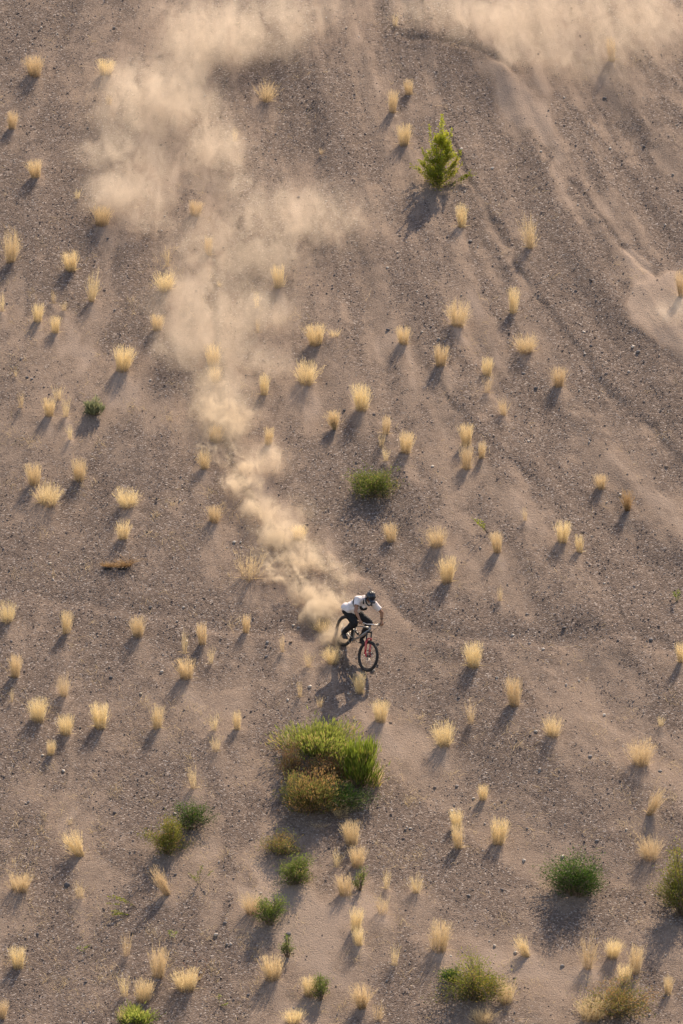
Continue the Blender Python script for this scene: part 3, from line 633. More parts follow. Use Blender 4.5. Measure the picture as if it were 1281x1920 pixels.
# straw flanks that are tufts of their own
tuft(474, 1722, 42, 46, 'w', 'straw tuft leaning on the left flank of the green bush'); tuft(580, 1872, 30, 42, 'r', 'straw tuft on the left of the small green bush')
tuft(1108, 1925, 60, 52, 'w', 'pale straw clump left of the brown-green bush at the bottom edge'); tuft(950, 1890, 40, 50, 'w', 'straw tuft right of the wide olive bush')
tuft(700, 1480, 44, 44, 'w', 'drab straw tuft at the right foot of the great bush'); tuft(545, 1420, 34, 46, 's', 'thin pale straw at the left side of the great bush'); tuft(640, 1545, 60, 36, 's', 'low withered straw at the bottom of the great bush')
# the great bush: five plants grown together
bush(602, 1456, 140, 92, 'broom', 'yellow-green feathery plant forming the top of the great bush', .05, 8000, .55, stems=60, seed=1, hk=1.15)
bush(620, 1494, 116, 86, 'rust', 'dry rust-brown plant in the middle of the great bush', .05, 5200, stems=44, seed=2, hk=1.15)
bush(674, 1498, 84, 94, 'brm', 'bright green broom-like plant on the right of the great bush', .06, 4200, .8, stems=40, seed=3)
bush(640, 1548, 118, 84, 'deep', 'dark green low plant at the lower right of the great bush', .045, 5000, stems=40, seed=4, hk=1.1)
bush(582, 1556, 118, 112, 'olive', 'olive and rust plant at the lower left of the great bush', .045, 8500, .25, stems=56, seed=5, hk=1.15)
bush(545, 1474, 58, 74, 'rust', 'small tan plant at the left shoulder of the great bush', .045, 1900, stems=22, seed=6)
# low weeds
def weed(px, py, w, h, mat, label, lean, n=46, name='weed'):
    rg = random.Random(int(px)); p = at(px, py); s = ppm(p); root = empty(name, p); T(root, label, 'weed'); st = MB(); lf = MB(); L = math.hypot(w, h) / s
    for i in range(max(5, n // 8)):
        d = Vector((lean + rg.gauss(0, .25), rg.gauss(0, .3), .55 + rg.random() * .5)); pts = blade(st, rg, (rg.gauss(0, .02), rg.gauss(0, .02), -.02), d, L * rg.uniform(.6, 1.05), .014, .3, 0, .6, rg.random(), 5)
        for j in range(n // 2):
            c = pts[rg.randint(1, 4)].lerp(pts[-1], rg.random()); blade(lf, rg, c, (rg.gauss(0, 1) + lean, rg.gauss(0, 1), rg.gauss(.5, .7)), rg.uniform(.03, .07), .014, .3, .4, 1, rg.random() * .85, 1)
    st.build('stem', wood, root); lf.build('foliage', G[mat], root)
weed(916, 1000, 34, 38, 'lime', 'leaning green weed with brown stem right of centre', -.45)
weed(258, 1700, 46, 36, 'lime', 'flat-lying bright green weed, upper of two in the lower left', -1.3); weed(246, 1716, 34, 14, 'lime', 'flat-lying green weed, lower of two in the lower left', -2.0, 30)
weed(373, 1660, 36, 24, 'broom', 'low yellow-green weed right of the long left-leaning tuft', 0.1); weed(1268, 1130, 20, 24, 'broom', 'small pale green weed near the right edge', 0)
weed(410, 1888, 14, 24, 'broom', 'tiny green weed at the bottom left of centre', .3, 24); weed(156, 1785, 16, 14, 'broom', 'tiny dull weed in the lower left', 0, 20); weed(322, 1762, 20, 14, 'broom', 'tiny dark weed left of the dry twig', 0, 20)
weed(930, 1560, 14, 16, 'broom', 'tiny green weed beside the flame-shaped tuft', .6, 20)
# scorched clump, dry twig
p = at(219, 1066); s = ppm(p); root = empty('scorched_clump', p); T(root, 'scorched orange grass clump with a black undercut foot at the left', 'grass clump')
f = MB(); rg3 = random.Random(3)
for i in range(420):
    u = rg3.uniform(-.34, .34); hgt_ = .10 + .26 * max(0, (u - .08) / .26) + .10 * abs(math.sin(u * 13)); blade(f, rg3, (u, rg3.gauss(0, .05) + .25 * abs(u) ** 1.2, .04), (rg3.gauss(0, .9), rg3.gauss(-.15, .9), .8), hgt_ * rg3.uniform(.5, 1.5), .009, .7, 0, 1, rg3.random(), 3)
f.build('stems', orange, root)
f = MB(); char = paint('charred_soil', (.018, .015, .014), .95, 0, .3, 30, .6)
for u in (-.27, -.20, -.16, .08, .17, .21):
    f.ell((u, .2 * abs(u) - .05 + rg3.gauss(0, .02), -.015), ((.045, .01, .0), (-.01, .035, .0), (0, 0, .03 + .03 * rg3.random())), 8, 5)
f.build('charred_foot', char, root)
p = at(374, 1838); root = empty('dry_twig', p); T(root, 'reddish dry branching twig lying on sand in the lower left', 'twig'); f = MB()
for j, (ax_, ay, az) in enumerate([(-.15, .1, .9), (-.5, .2, .55), (.25, .1, .8), (-.65, 0, .35), (.1, -.2, .3)]):
    pts = [Vector((0, 0, 0))]
    for i in range(6): pts.append(pts[-1] + Vector((ax_, ay, az)) * .12 + Vector((rg3.gauss(0, .02), rg3.gauss(0, .02), rg3.gauss(0, .015))))
    f.tube(pts, [.008, .007, .006, .005, .004, .003, .002], 5)
    for i in range(2, 6): f.tube([pts[i], pts[i] + Vector((rg3.uniform(-.1, .1), rg3.uniform(-.05, .05), rg3.uniform(0, .1)))], [.004, .002], 4)
f.build('branches', paint('red_twig', (.25, .10, .05), .8), root)
# ---------------------------------------------------------------- sapling
p = at(824, 350); s = ppm(p); root = empty('sapling', p - Vector((0, 0, .02))); T(root, 'bright lime-green young tree with pointed top and long shadow', 'young tree')
tk = MB(); cr_ = MB(); rg4 = random.Random(12); Ht = 128 / s * 1.0
lead = [Vector((0, 0, -.05))] + [Vector((.02 * math.sin(i * 1.7) + .02 * i * .6, .01 * math.cos(i), Ht * i / 7)) for i in range(1, 8)]
tk.tube(lead, [.035, .030, .026, .021, .016, .011, .007, .003], 8)
def leaves(a, b_, n, spread, r0):
    for j in range(n):
        k0 = rg4.random(); c = a.lerp(b_, k0) + Vector((rg4.gauss(0, 1), rg4.gauss(0, 1), rg4.gauss(0, 1))) * spread * (1.2 - .8 * k0)
        d = ((b_ - a).normalized() * .8 + Vector((rg4.gauss(0, 1), rg4.gauss(0, 1), rg4.gauss(0, .8))) * .7).normalized(); L = rg4.uniform(.03, .065); sd_ = d.cross(Vector((rg4.gauss(0, 1), rg4.gauss(0, 1), rg4.gauss(0, 1)))).normalized() * L * .22
        cr_.add([c, c + d * L * .45 - sd_, c + d * L, c + d * L * .45 + sd_], [(0, 1, 2, 3)], min(1, max(0, .2 + .75 * c.z / Ht * 1.3 + rg4.uniform(-.2, .2))), min(1, max(0, r0 + rg4.uniform(-.2, .2))))
for i in range(4, 7): leaves(lead[i], lead[i + 1], 170 - 15 * (i - 4), .055 - .008 * (i - 4), .4)
leaves(lead[7], lead[7] + Vector((0, 0, .12)), 40, .02, .4)
for i in range(56):
    z = (rg4.random() ** 1.7) * .72; a = rg4.uniform(0, 6.3); L = (.74 * (1 - z) ** 1.5 + .09) * rg4.uniform(.65, 1.1); j = z * 7; k_ = int(j); b0 = lead[k_].lerp(lead[k_ + 1], j - k_) if z > .02 else Vector((rg4.gauss(0, .08), rg4.gauss(0, .08), .02))
    up = rg4.uniform(.35, 1.15) + z * .8; d = Vector((math.cos(a), math.sin(a), up)).normalized(); e = b0 + d * L; m_ = b0.lerp(e, .5) - Vector((0, 0, .03))
    tk.tube([b0, m_, e], [.010 * (1.2 - z), .007, .003], 5); r0 = rg4.random(); leaves(m_, e, int(96 * L / .5), .05, r0); leaves(b0, m_, int(40 * L / .5), .05, r0)
    for q in range(3):
        s0 = m_.lerp(e, rg4.random()); s1 = s0 + (d + Vector((rg4.gauss(0, .6), rg4.gauss(0, .6), rg4.gauss(.3, .3)))).normalized() * L * .35; tk.tube([s0, s1], [.004, .002], 4); leaves(s0, s1, 26, .03, r0)
for (ex, ey, ez, bz) in ((-.26, 0, 1.52, .45), (.30, .05, 1.42, .5), (-.42, .1, .95, .2), (.52, 0, .92, .2), (-.1, -.1, 1.3, .5)):
    b0 = Vector((0, 0, bz)); e = Vector((ex, ey, ez)) * (Ht / 1.65); m_ = b0.lerp(e, .5) + Vector((ex * .15, 0, -.03)); tk.tube([b0, m_, e], [.012, .008, .003], 5); leaves(m_, e, 130, .032, .3); leaves(b0, m_, 60, .05, .4)
tk.build('trunk', wood, root); cr_.build('crown', leafmat('young_elm_leaf', (.09, .115, .012), (.47, .49, .045), (.42, .33, .08), .88, .52), root)
# ---------------------------------------------------------------- the bicycle, built in its own frame: x forward, y left, z up, origin at the rear axle
Xc = Vector((.45, -.525, .722)).normalized()
def cw(v): return CR * v[0] + CU * v[1] + CT * v[2]
n_g = PN; Xw = cw(Xc); Xw = (Xw - n_g * Xw.dot(n_g)).normalized(); Y0 = n_g.cross(Xw); th = R_(23)
Zw = n_g * math.cos(th) + Y0 * math.sin(th); Yw = Zw.cross(Xw)
WR = .372
pr = at(637, 1209); pf = pr + Xw * 1.22; pf.z = H(pf.x, pf.y)
pf2 = pr + (pf - pr).normalized() * 1.22; Xw = (pf2 - pr).normalized(); Zw = (Zw - Xw * Zw.dot(Xw)).normalized(); Yw = Zw.cross(Xw)
BM = Matrix((Xw, Yw, Zw)).transposed().to_4x4(); BM.translation = pr + Zw * (WR - .004) + PN * .012
black = paint('black_metal', (.012, .012, .014), .38); rubber = paint('dusty_rubber', (.022, .021, .023), .8, 0, .35, 18, .2); frm = paint('grey_frame_paint', (.27, .255, .25), .35, .35, .1, 8, 0, .4)
red = paint('red_fork_paint', (.42, .012, .028), .3, 0, .1, 10, 0, .6); steel = paint('silver_metal', (.55, .54, .52), .3, .9); brass = paint('bronze_stanchion', (.20, .13, .06), .25, .8)
bike = empty('mountain_bike'); bike.matrix_world = BM; T(bike, 'grey mountain bike with a red front fork, leaned over in a slide', 'bicycle')
def ring(mb, c, R, r, M=None, n=56, m=10, a0=0, a1=2 * math.pi, flat=1.):
    c = Vector(c); P = []
    for i in range(n + 1): q = a0 + (a1 - a0) * i / n; v = Vector((math.cos(q) * R, 0, math.sin(q) * R)); P.append(c + (M @ v if M else v))
    mb.tube(P, r, m, cap=False, flat=flat, upv=(M @ Vector((0, 1, 0)) if M else (0, 1, 0)))
ax_ang = R_(64); fd = Vector((math.cos(ax_ang), 0, -math.sin(ax_ang)))     # fork direction, downwards
FA = Vector((1.22, 0, 0)); SX = FA - fd * .57 - Vector((math.sin(ax_ang), 0, math.cos(ax_ang))) * .044   # crown on the steering axis
STEER = R_(5); SM_ = Matrix.Rotation(STEER, 3, -fd)
def st_(v): v = Vector(v); return SX + SM_ @ (v - SX)
def wheel(c, M):
    hub = MB(); Yv = (M @ Vector((0, 1, 0))); hub.tube([c - Yv * .055, c - Yv * .04, c - Yv * .035, c + Yv * .035, c + Yv * .04, c + Yv * .055], [.012, .03, .018, .018, .028, .012], 12)
    w = hub.build('wheel', black, bike); t = MB(); ring(t, c, WR - .032, .033, M, flat=1.0)
    for i in range(58):
        q = 2 * math.pi * i / 58
        for sy, off in ((-.020, .0), (.020, 0), (0, .054)):
            qq = q + off; rad = Vector((math.cos(qq), 0, math.sin(qq))); rr_ = WR - .031 + (.0285 if sy == 0 else .0225) + .003
            Mx = M @ Matrix.Rotation(-qq, 3, 'Y'); t.box(c + M @ (rad * rr_ + Vector((0, sy, 0))), (.012, .015, .018), Mx)
    t.build('tyre', rubber, w)
    r_ = MB(); ring(r_, c, WR - .066, .013, M, flat=1.0); r_.build('rim', paint('black_rim', (.03, .03, .032), .3, .5), w)
    s2 = MB()
    for i in range(28):
        q = 2 * math.pi * i / 28; q2 = q + (.35 if i % 2 else -.35); sd_ = 1 if i % 4 < 2 else -1
        s2.tube([c + M @ Vector((math.cos(q2) * .026, sd_ * .033, math.sin(q2) * .026)), c + M @ Vector((math.cos(q) * (WR - .07), 0, math.sin(q) * (WR - .07)))], .0015, 5)
    s2.build('spokes', steel, w)
    d = MB(); ring(d, c + Yv * .047, .085, .006, M, 32, 6, flat=.25)
    for i in range(6): q = i * math.pi / 3; d.tube([c + Yv * .047, c + Yv * .047 + M @ Vector((math.cos(q) * .085, 0, math.sin(q) * .085))], .004, 5)
    d.build('brake_disc', steel, w); return w
wheel(Vector((0, 0, 0)), Matrix.Identity(3)); wheel(st_(FA), SM_)
BB = Vector((.44, 0, -.012)); HT = SX - fd * .02; HB = HT; HTt = SX - fd * .135; ST = Vector((.335, 0, .36))
f = MB()
f.tube([HT + fd * .01, HTt - fd * .005], [.028, .026], 14)                                                      # head tube
f.tube([HT - fd * .035, HT.lerp(BB, .5) + Vector((.0, 0, -.015)), BB + Vector((.01, 0, .02))], [.034, .037, .034], 14, flat=.8)     # down tube
f.tube([HTt + fd * .03, HTt.lerp(ST, .55) + Vector((0, 0, -.025)), ST - Vector((0, 0, .05))], [.026, .021, .018], 12, flat=.8)
f.tube([BB + Vector((0, 0, .0)), BB.lerp(ST, .5), ST], [.026, .019, .018], 12)                                   # seat tube
f.tube([BB - Vector((0, .045, 0)), BB + Vector((0, .045, 0))], .027, 14)
f.build('frame', frm, bike)
f = MB()
for sy in (-1, 1):
    f.tube([BB + Vector((-.03, sy * .025, .05)), Vector((.30, sy * .05, .03)), Vector((0, sy * .066, 0))], [.014, .013, .012], 10)
    f.tube([Vector((0, sy * .066, 0)), Vector((.16, sy * .055, .14)), Vector((.33, sy * .035, .25))], [.011, .010, .012], 10)
    f.tube([Vector((.33, sy * .035, .25)), Vector((.41, sy * .03, .22))], .013, 8)
f.build('swingarm', frm, bike)
f = MB(); f.tube([Vector((.41, 0, .22)), Vector((.56, 0, .215))], .024, 14); f.tube([Vector((.54, 0, .215)), Vector((.62, 0, .23))], .012, 10); f.build('rear_shock', black, bike)
f = MB(); f.tube([ST, ST + (ST - BB).normalized() * .17], .0155, 10); f.build('seatpost', black, bike)
sp_ = ST + (ST - BB).normalized() * .18
f = MB(); f.ell(sp_ + Vector((-.07, 0, .02)), ((.08, 0, .01), (0, .07, 0), (0, 0, .022))); f.ell(sp_ + Vector((.05, 0, .018)), ((.13, 0, 0), (0, .026, 0), (0, 0, .018))); f.ell(sp_ + Vector((-.01, 0, .018)), ((.11, 0, 0), (0, .045, 0), (0, 0, .018))); f.remesh('saddle', paint('black_saddle', (.015, .015, .016), .55), .007, 2, bike)
f = MB()                                                                                                        # crown and stanchions
crn = SX + fd * .01
f.tube([st_(crn + Vector((0, -.068, 0))), st_(crn + Vector((0, -.03, 0)) - fd * .012), st_(crn + Vector((0, .03, 0)) - fd * .012), st_(crn + Vector((0, .068, 0)))], [.024, .026, .026, .024], 10)
f.tube([st_(SX), st_(HTt - fd * .03)], .018, 12); off = Vector((math.sin(ax_ang), 0, math.cos(ax_ang))) * .0
for sy in (-1, 1): f.tube([st_(crn + Vector((0, sy * .068, 0)) - fd * .02), st_(crn + Vector((0, sy * .068, 0)) + fd * .26)], .0185, 12)
fk = f.build('fork', black, bike)
f = MB(); perp = Vector((math.sin(ax_ang), 0, math.cos(ax_ang)))
for sy in (-1, 1):
    a = crn + Vector((0, sy * .068, 0)) + fd * .20; b_ = crn + Vector((0, sy * .068, 0)) + fd * .52
    f.tube([st_(a), st_(a + fd * .03), st_(a.lerp(b_, .6)), st_(b_)], [.030, .029, .026, .025], 14)
    f.tube([st_(b_ - fd * .05), st_(FA + Vector((0, sy * .066, 0)))], [.022, .018], 12); f.sph(st_(FA + Vector((0, sy * .066, 0))), .022, nu=12, nv=8)
A = [crn + Vector((0, -.068, 0)) + fd * .21, crn + Vector((0, -.06, 0)) + fd * .165 + perp * .03, crn + Vector((0, -.03, 0)) + fd * .135 + perp * .045, crn + Vector((0, .03, 0)) + fd * .135 + perp * .045, crn + Vector((0, .06, 0)) + fd * .165 + perp * .03, crn + Vector((0, .068, 0)) + fd * .21]
f.tube([st_(a) for a in A], [.018, .016, .015, .015, .016, .018], 10, flat=1.2); f.build('fork_lowers', red, bike)
f = MB(); f.box(st_(FA + Vector((-.03, .085, .06))), (.04, .035, .07), SM_); f.build('brake_caliper', black, bike)
BC = HTt - fd * .05 + Vector((.035, 0, .02))                                                                      # bar clamp
f = MB(); f.tube([st_(HTt - fd * .005), st_(HTt - fd * .055)], .023, 12); f.tube([st_(HTt - fd * .035), st_(BC)], [.022, .024], 10); f.build('stem', black, bike)
GR = {1: Vector((.845, .385, .70)), -1: Vector((.845, -.385, .70))}
f = MB(); Pb = [GR[-1], Vector((.865, -.25, .70)), Vector((.895, -.13, .68)), BC + Vector((0, -.05, 0)), BC + Vector((0, .05, 0)), Vector((.895, .13, .68)), Vector((.865, .25, .70)), GR[1]]
f.tube([st_(a) for a in Pb], [.011, .011, .012, .017, .017, .012, .011, .011], 10); f.build('handlebar', steel, bike)
for sy in (-1, 1):
    f = MB(); g0 = st_(GR[sy]); g1 = st_(GR[sy].lerp(Pb[1] if sy < 0 else Pb[-2], .95)); f.tube([g0, g1], .0165, 12); f.tube([g0 - (g1 - g0) * .03, g0 + (g1 - g0) * .04], .019, 12); f.build('grip', rubber, bike)
    f = MB(); h0 = st_(Vector((.868, sy * .225, .69))); f.tube([h0, h0 + SM_ @ Vector((.035, sy * .0, -.01)), h0 + SM_ @ Vector((.05, sy * .05, -.02)), h0 + SM_ @ Vector((.045, sy * .11, -.035))], [.013, .011, .006, .005], 8); f.build('brake_lever', black, bike)
f = MB()
for sy in (-1, 1): f.tube([st_(Vector((.88, sy * .215, .68))), st_(Vector((1.00, sy * .13, .70))), st_(Vector((1.01, sy * .05, .62))), st_(Vector((.95, sy * .03, .50)))], .004, 6)
f.build('brake_hose', black, bike)
CRK = R_(12)   # right pedal back and a little low
cr0 = Vector((-math.cos(CRK), 0, -math.sin(CRK)))
f = MB(); ring(f, BB - Vector((0, .05, 0)), .072, .005, None, 32, 6, flat=.5)
for i in range(5): q = i * 1.2566; f.tube([BB - Vector((0, .05, 0)), BB + Vector((math.cos(q) * .07, -.05, math.sin(q) * .07))], .006, 6)
f.build('chainring', black, bike)
PED = {}
for sy in (-1, 1):
    dd = cr0 if sy < 0 else -cr0; e = BB + dd * .172 + Vector((0, sy * .085, 0)); f = MB(); f.tube([BB + Vector((0, sy * .062, 0)), BB + Vector((0, sy * .072, 0)) + dd * .08, e], [.017, .014, .013], 10, flat=.7); c_ = f.build('crank', black, bike)
    PED[sy] = e + Vector((0, sy * .06, 0)); f = MB(); f.box(PED[sy], (.10, .095, .014)); f.tube([e, PED[sy] + Vector((0, sy * .04, 0))], .009, 8)
    for i in (-1, 1):
        for j in (-1, 0, 1): f.tube([PED[sy] + Vector((i * .044, j * .035, -.012)), PED[sy] + Vector((i * .044, j * .035, .012))], .003, 5)
    f.build('pedal', black, c_, smooth=False)
f = MB(); ring(f, Vector((0, -.052, 0)), .046, .006, None, 28, 6, flat=2.0); ring(f, Vector((0, -.045, 0)), .07, .004, None, 28, 6, flat=1.5); ring(f, Vector((0, -.042, 0)), .088, .004, None, 28, 6); f.build('cassette', steel, bike)
f = MB(); f.tube([Vector((0, -.052, .05)), BB + Vector((0, -.05, .072))], .005, 5); f.tube([Vector((.03, -.055, -.10)), BB + Vector((0, -.05, -.072))], .005, 5); f.build('chain', steel, bike)
f = MB(); f.tube([Vector((.0, -.07, -.02)), Vector((.03, -.065, -.06)), Vector((.01, -.06, -.15))], [.018, .016, .010], 8); f.build('derailleur', black, bike)
# ---------------------------------------------------------------- the rider, in the same frame
V_ = Vector
SH = {-1: V_((.43, -.295, 1.10)), 1: V_((.565, .085, 1.09))}; NK = V_((.50, -.10, 1.13)); HD = V_((.655, -.135, 1.285)); PE = V_((.17, -.195, .68))
HIP = {-1: PE + V_((-.01, -.09, -.02)), 1: PE + V_((.04, .085, -.01))}; KN = {-1: V_((.47, -.16, .465)), 1: V_((.55, .19, .55))}
AN = {-1: PED[-1] + V_((-.075, -.01, .115)), 1: PED[1] + V_((-.065, .0, .115))}
EL = {-1: V_((.655, -.40, .885)), 1: V_((.715, .31, .935))}
HA = {s_: st_(GR[s_].lerp(Pb[1] if s_ < 0 else Pb[-2], .42)) for s_ in (-1, 1)}
WRI = {s_: HA[s_] + (EL[s_] - HA[s_]).normalized() * .075 + V_((-.01, 0, .022)) for s_ in (-1, 1)}
skin = paint('tanned_skin', (.31, .155, .092), .5, 0, .08, 14)  # the rider's own tan-brown skin colour
white = paint('white_cotton', (.70, .645, .65), .85, 0, .10, 9, .5); blk = paint('black_cloth', (.005, .005, .008), .8, 0, .4, 10, .4)
fdv = V_((.80, .02, -.52)).normalized(); fup = (V_((.52, 0, .80)) - fdv * V_((.52, 0, .80)).dot(fdv)).normalized(); fsd = fup.cross(fdv).normalized()  # face forward, up, left
body = MB()
body.ell(HD, (fsd * .074, fdv * .095, fup * .112), 20, 14); body.ell(HD - fup * .055 + fdv * .02, (fsd * .056, fdv * .070, fup * .062), 18, 10)       # skull and jaw
body.caps(HD + fdv * .088 - fup * .004, HD + fdv * .106 - fup * .030, .009, .014); body.ell(HD + fdv * .087 - fup * .062, (fsd * .026, fdv * .010, fup * .009)); body.sph(HD + fdv * .075 - fup * .095, .02)
for s_ in (-1, 1): body.ell(HD + fsd * .076 * s_ - fup * .01, (fsd * .008, fdv * .018, fup * .03)); body.ell(HD + fdv * .084 + fsd * .032 * s_ + fup * .018, (fsd * .02, fdv * .012, fup * .006))
body.caps(NK + V_((0, 0, -.03)), HD - fdv * .02 - fup * .06, .062, .056)
CH = NK.lerp(PE, .28); WA = NK.lerp(PE, .65)
body.caps(NK.lerp(CH, .4), CH, .12, .135, upv=(1, 0, 1), fl=.8); body.caps(CH, WA, .135, .12, upv=(1, 0, 1), fl=.8); body.caps(WA, PE, .12, .135, fl=.85)
for s_ in (-1, 1):
    body.caps(SH[s_].lerp(NK, .6), SH[s_], .06, .058); body.caps(SH[s_], EL[s_], .054, .042); body.caps(EL[s_], EL[s_].lerp(WRI[s_], .4), .041, .040); body.caps(EL[s_].lerp(WRI[s_], .4), WRI[s_], .040, .027)
    body.caps(HIP[s_], KN[s_], .088, .060); body.caps(KN[s_], KN[s_].lerp(AN[s_], .35), .058, .060); body.caps(KN[s_].lerp(AN[s_], .35), AN[s_], .058, .038)
    # hand closed round the grip: palm, four bent fingers, thumb underneath
    gax = (st_(GR[s_]) - st_(Pb[1] if s_ < 0 else Pb[-2])).normalized(); c = HA[s_]; back = (WRI[s_] - c).normalized(); fw = (-back - gax * (-back).dot(gax)).normalized(); up_ = fw.cross(gax); up_ = up_ if up_.z > 0 else -up_
    body.caps(WRI[s_], c + up_ * .030 - fw * .012 + gax * .0, .027, .022)
    for j, (o_, r2, ln) in enumerate(((-.036, .0092, 1.0), (-.012, .0098, 1.06), (.012, .0092, 1.0), (.034, .0080, .86))):
        q = c + gax * o_; k0 = q + up_ * .034 + fw * .006; k1 = q + up_ * .022 + fw * .034 * ln; k2 = q - up_ * .008 + fw * .036 * ln; k3 = q - up_ * .026 + fw * .014
        body.caps(WRI[s_].lerp(q, .55) + up_ * .018, k0, .013, .0115, 10); body.caps(k0, k1, r2 * 1.1, r2, 10); body.caps(k1, k2, r2, r2 * .95, 10); body.caps(k2, k3, r2 * .95, r2 * .8, 10)
    body.caps(WRI[s_].lerp(c, .5) - gax * .02, c - gax * .050 + up_ * .006 - fw * .018, .015, .012, 10); body.caps(c - gax * .050 + up_ * .006 - fw * .018, c - gax * .045 - up_ * .022 + fw * .006, .011, .009, 10)
person = body.remesh('person', skin, .0062, 2); person.matrix_world = BM
T(person, 'rider in white t-shirt, black trousers and dark blue helmet, crouched over the bike', 'person')
sh = MB()                                                                                                        # t-shirt
bk = V_((-.5, 0, .85)).normalized()
sh.caps(NK.lerp(CH, .25), CH, .135, .165, upv=(1, 0, 1), fl=.78); sh.caps(CH, WA, .165, .165, upv=(1, 0, 1), fl=.80); sh.caps(WA, PE + V_((.03, 0, .03)), .165, .175, upv=(1, 0, 1), fl=.85)
sh.caps(PE + V_((.05, -.07, .03)), PE + V_((-.03, -.10, .01)), .13, .13); sh.caps(PE + V_((.05, .07, .03)), PE + V_((-.03, .08, .01)), .13, .13); sh.caps(NK - V_((0, 0, .01)), NK + (HD - NK) * .22, .085, .075)
for s_ in (-1, 1):
    sh.caps(SH[s_].lerp(NK, .75), SH[s_], .085, .078); e_ = SH[s_].lerp(EL[s_], .62 if s_ > 0 else .50); sh.caps(SH[s_], e_, .078, .072)
sh.caps(CH + V_((.09, 0, -.03)), WA + V_((.10, 0, -.05)), .07, .09)
shirt = sh.remesh('t_shirt', white, .011, 2)
# cut the hem and the sleeve ends flat
def cut(o, pco, pno, rad=None):
    bm = bmesh.new(); bm.from_mesh(o.data); pco = V_(pco); pno = V_(pno).normalized(); geom = [f_ for f_ in bm.faces if rad is None or (f_.calc_center_median() - pco).length < rad]
    vs = set(v for f_ in geom for v in f_.verts); es = set(e for f_ in geom for e in f_.edges)
    bmesh.ops.bisect_plane(bm, geom=list(vs) + list(es) + geom, plane_co=pco, plane_no=pno, clear_outer=True); bm.to_mesh(o.data); bm.free()
for s_ in (-1, 1): e_ = SH[s_].lerp(EL[s_], .68 if s_ > 0 else .56); cut(shirt, e_, EL[s_] - SH[s_], .14)
cut(shirt, PE + (PE - WA).normalized() * .085 + V_((-.02, 0, -.02)), (PE - WA).normalized() * .6 + V_((-.15, 0, -.5)), .33)
tex = bpy.data.textures.new('folds', 'CLOUDS'); tex.noise_scale = .11; tex.noise_depth = 2
def finish(o, amp):
    md = o.modifiers.new('folds', 'DISPLACE'); md.texture = tex; md.strength = amp; md.mid_level = .5; sm = o.modifiers.new('cloth', 'SOLIDIFY'); sm.thickness = .004; sm.offset = 1
    o.parent = person; o.matrix_parent_inverse = Matrix.Identity(4)
finish(shirt, .045)
tr = MB(); tr.caps(PE + V_((.02, -.05, -.02)), PE + V_((.02, .05, -.02)), .122, .122)
for s_ in (-1, 1):
    k0 = KN[s_]; tr.caps(HIP[s_], HIP[s_].lerp(k0, .5), .125, .105); tr.caps(HIP[s_].lerp(k0, .5), k0, .105, .086); tr.caps(k0, k0.lerp(AN[s_], .5), .084, .074); tr.caps(k0.lerp(AN[s_], .5), AN[s_] + (k0 - AN[s_]).normalized() * .03, .074, .056)
trs = tr.remesh('trousers', blk, .011, 2); finish(trs, .042)
for s_ in (-1, 1):
    sx = MB(); a = AN[s_]; sole = PED[s_] + V_((0, 0, .022)); sx.caps(a + V_((.0, 0, -.01)), sole + V_((-.06, 0, .03)), .044, .042); sx.caps(sole + V_((-.07, 0, .03)), sole + V_((.09, 0, .024)), .038, .034); sx.caps(sole + V_((-.02, 0, .04)), sole + V_((.08, 0, .03)), .042, .036)
    sx.tube([sole + V_((-.11, 0, .0)), sole + V_((-.06, 0, .0)), sole + V_((.05, 0, .0)), sole + V_((.12, 0, .008)), sole + V_((.135, 0, .012))], [.028, .040, .046, .034, .012], 14, flat=.25)
    sx.remesh('shoe', paint('black_shoe', (.014, .014, .018), .6), .007, 2, person)
# helmet: shell with vents, visor, chin bar, goggles and strap
navy = paint('navy_helmet', (.006, .011, .024), .34, 0, .2, 12, 0, .5); dkh = paint('vent_black', (.004, .004, .005), .7)
hs = MB(); hs.ell(HD + fup * .030 - fdv * .012, (fsd * .108, fdv * .140, fup * .124), 26, 18); hs.ell(HD - fup * .02 - fdv * .045, (fsd * .100, fdv * .100, fup * .105), 22, 14)
helm = hs.remesh('helmet', navy, .008, 1)
bm = bmesh.new(); bm.from_mesh(helm.data); rem = [f_ for f_ in bm.faces if (lambda q: (q.dot(fdv) > .03 and q.dot(fup) < .045) or q.dot(fup) < -.09)(f_.calc_center_median() - HD)]
bmesh.ops.delete(bm, geom=rem, context='FACES'); bm.to_mesh(helm.data); bm.free()
sm = helm.modifiers.new('shell', 'SOLIDIFY'); sm.thickness = .012; sm.offset = -1; helm.parent = person
hc = HD + fup * .030 - fdv * .012
def onshell(u, v, k=1.0):       # u sideways angle, v forward angle from crown
    return hc + (fsd * .108 * math.sin(u) + (fdv * .140 * math.sin(v) + fup * .124 * math.cos(v)) * math.cos(u)) * k
for u in (-.75, -.38, 0, .38, .75):
    for v0, v1 in ((-1.1, -.55), (-.35, .15), (.35, .85)):
        f = MB(); f.tube([onshell(u, v0 + (v1 - v0) * j / 4, 1.0) for j in range(5)], [.003, .010, .012, .010, .003], 8, flat=.5); f.build('vent', dkh, helm)
for u in (-.56, -.19, .19, .56):
    f = MB(); f.tube([onshell(u, -.85 + 1.75 * j / 9, .99) for j in range(10)], [.004] + [.012] * 8 + [.004], 8, flat=.55); f.build('ridge', navy, helm)
vs = []; nU = 9
for j, (fo, upo) in enumerate(((.105, .075), (.165, .085), (.205, .075))):
    for i in range(nU): a = -1 + 2 * i / (nU - 1); vs.append(HD + fsd * a * (.098 - .012 * j) + fdv * (fo - .035 * a * a) + fup * (upo - .035 * a * a))
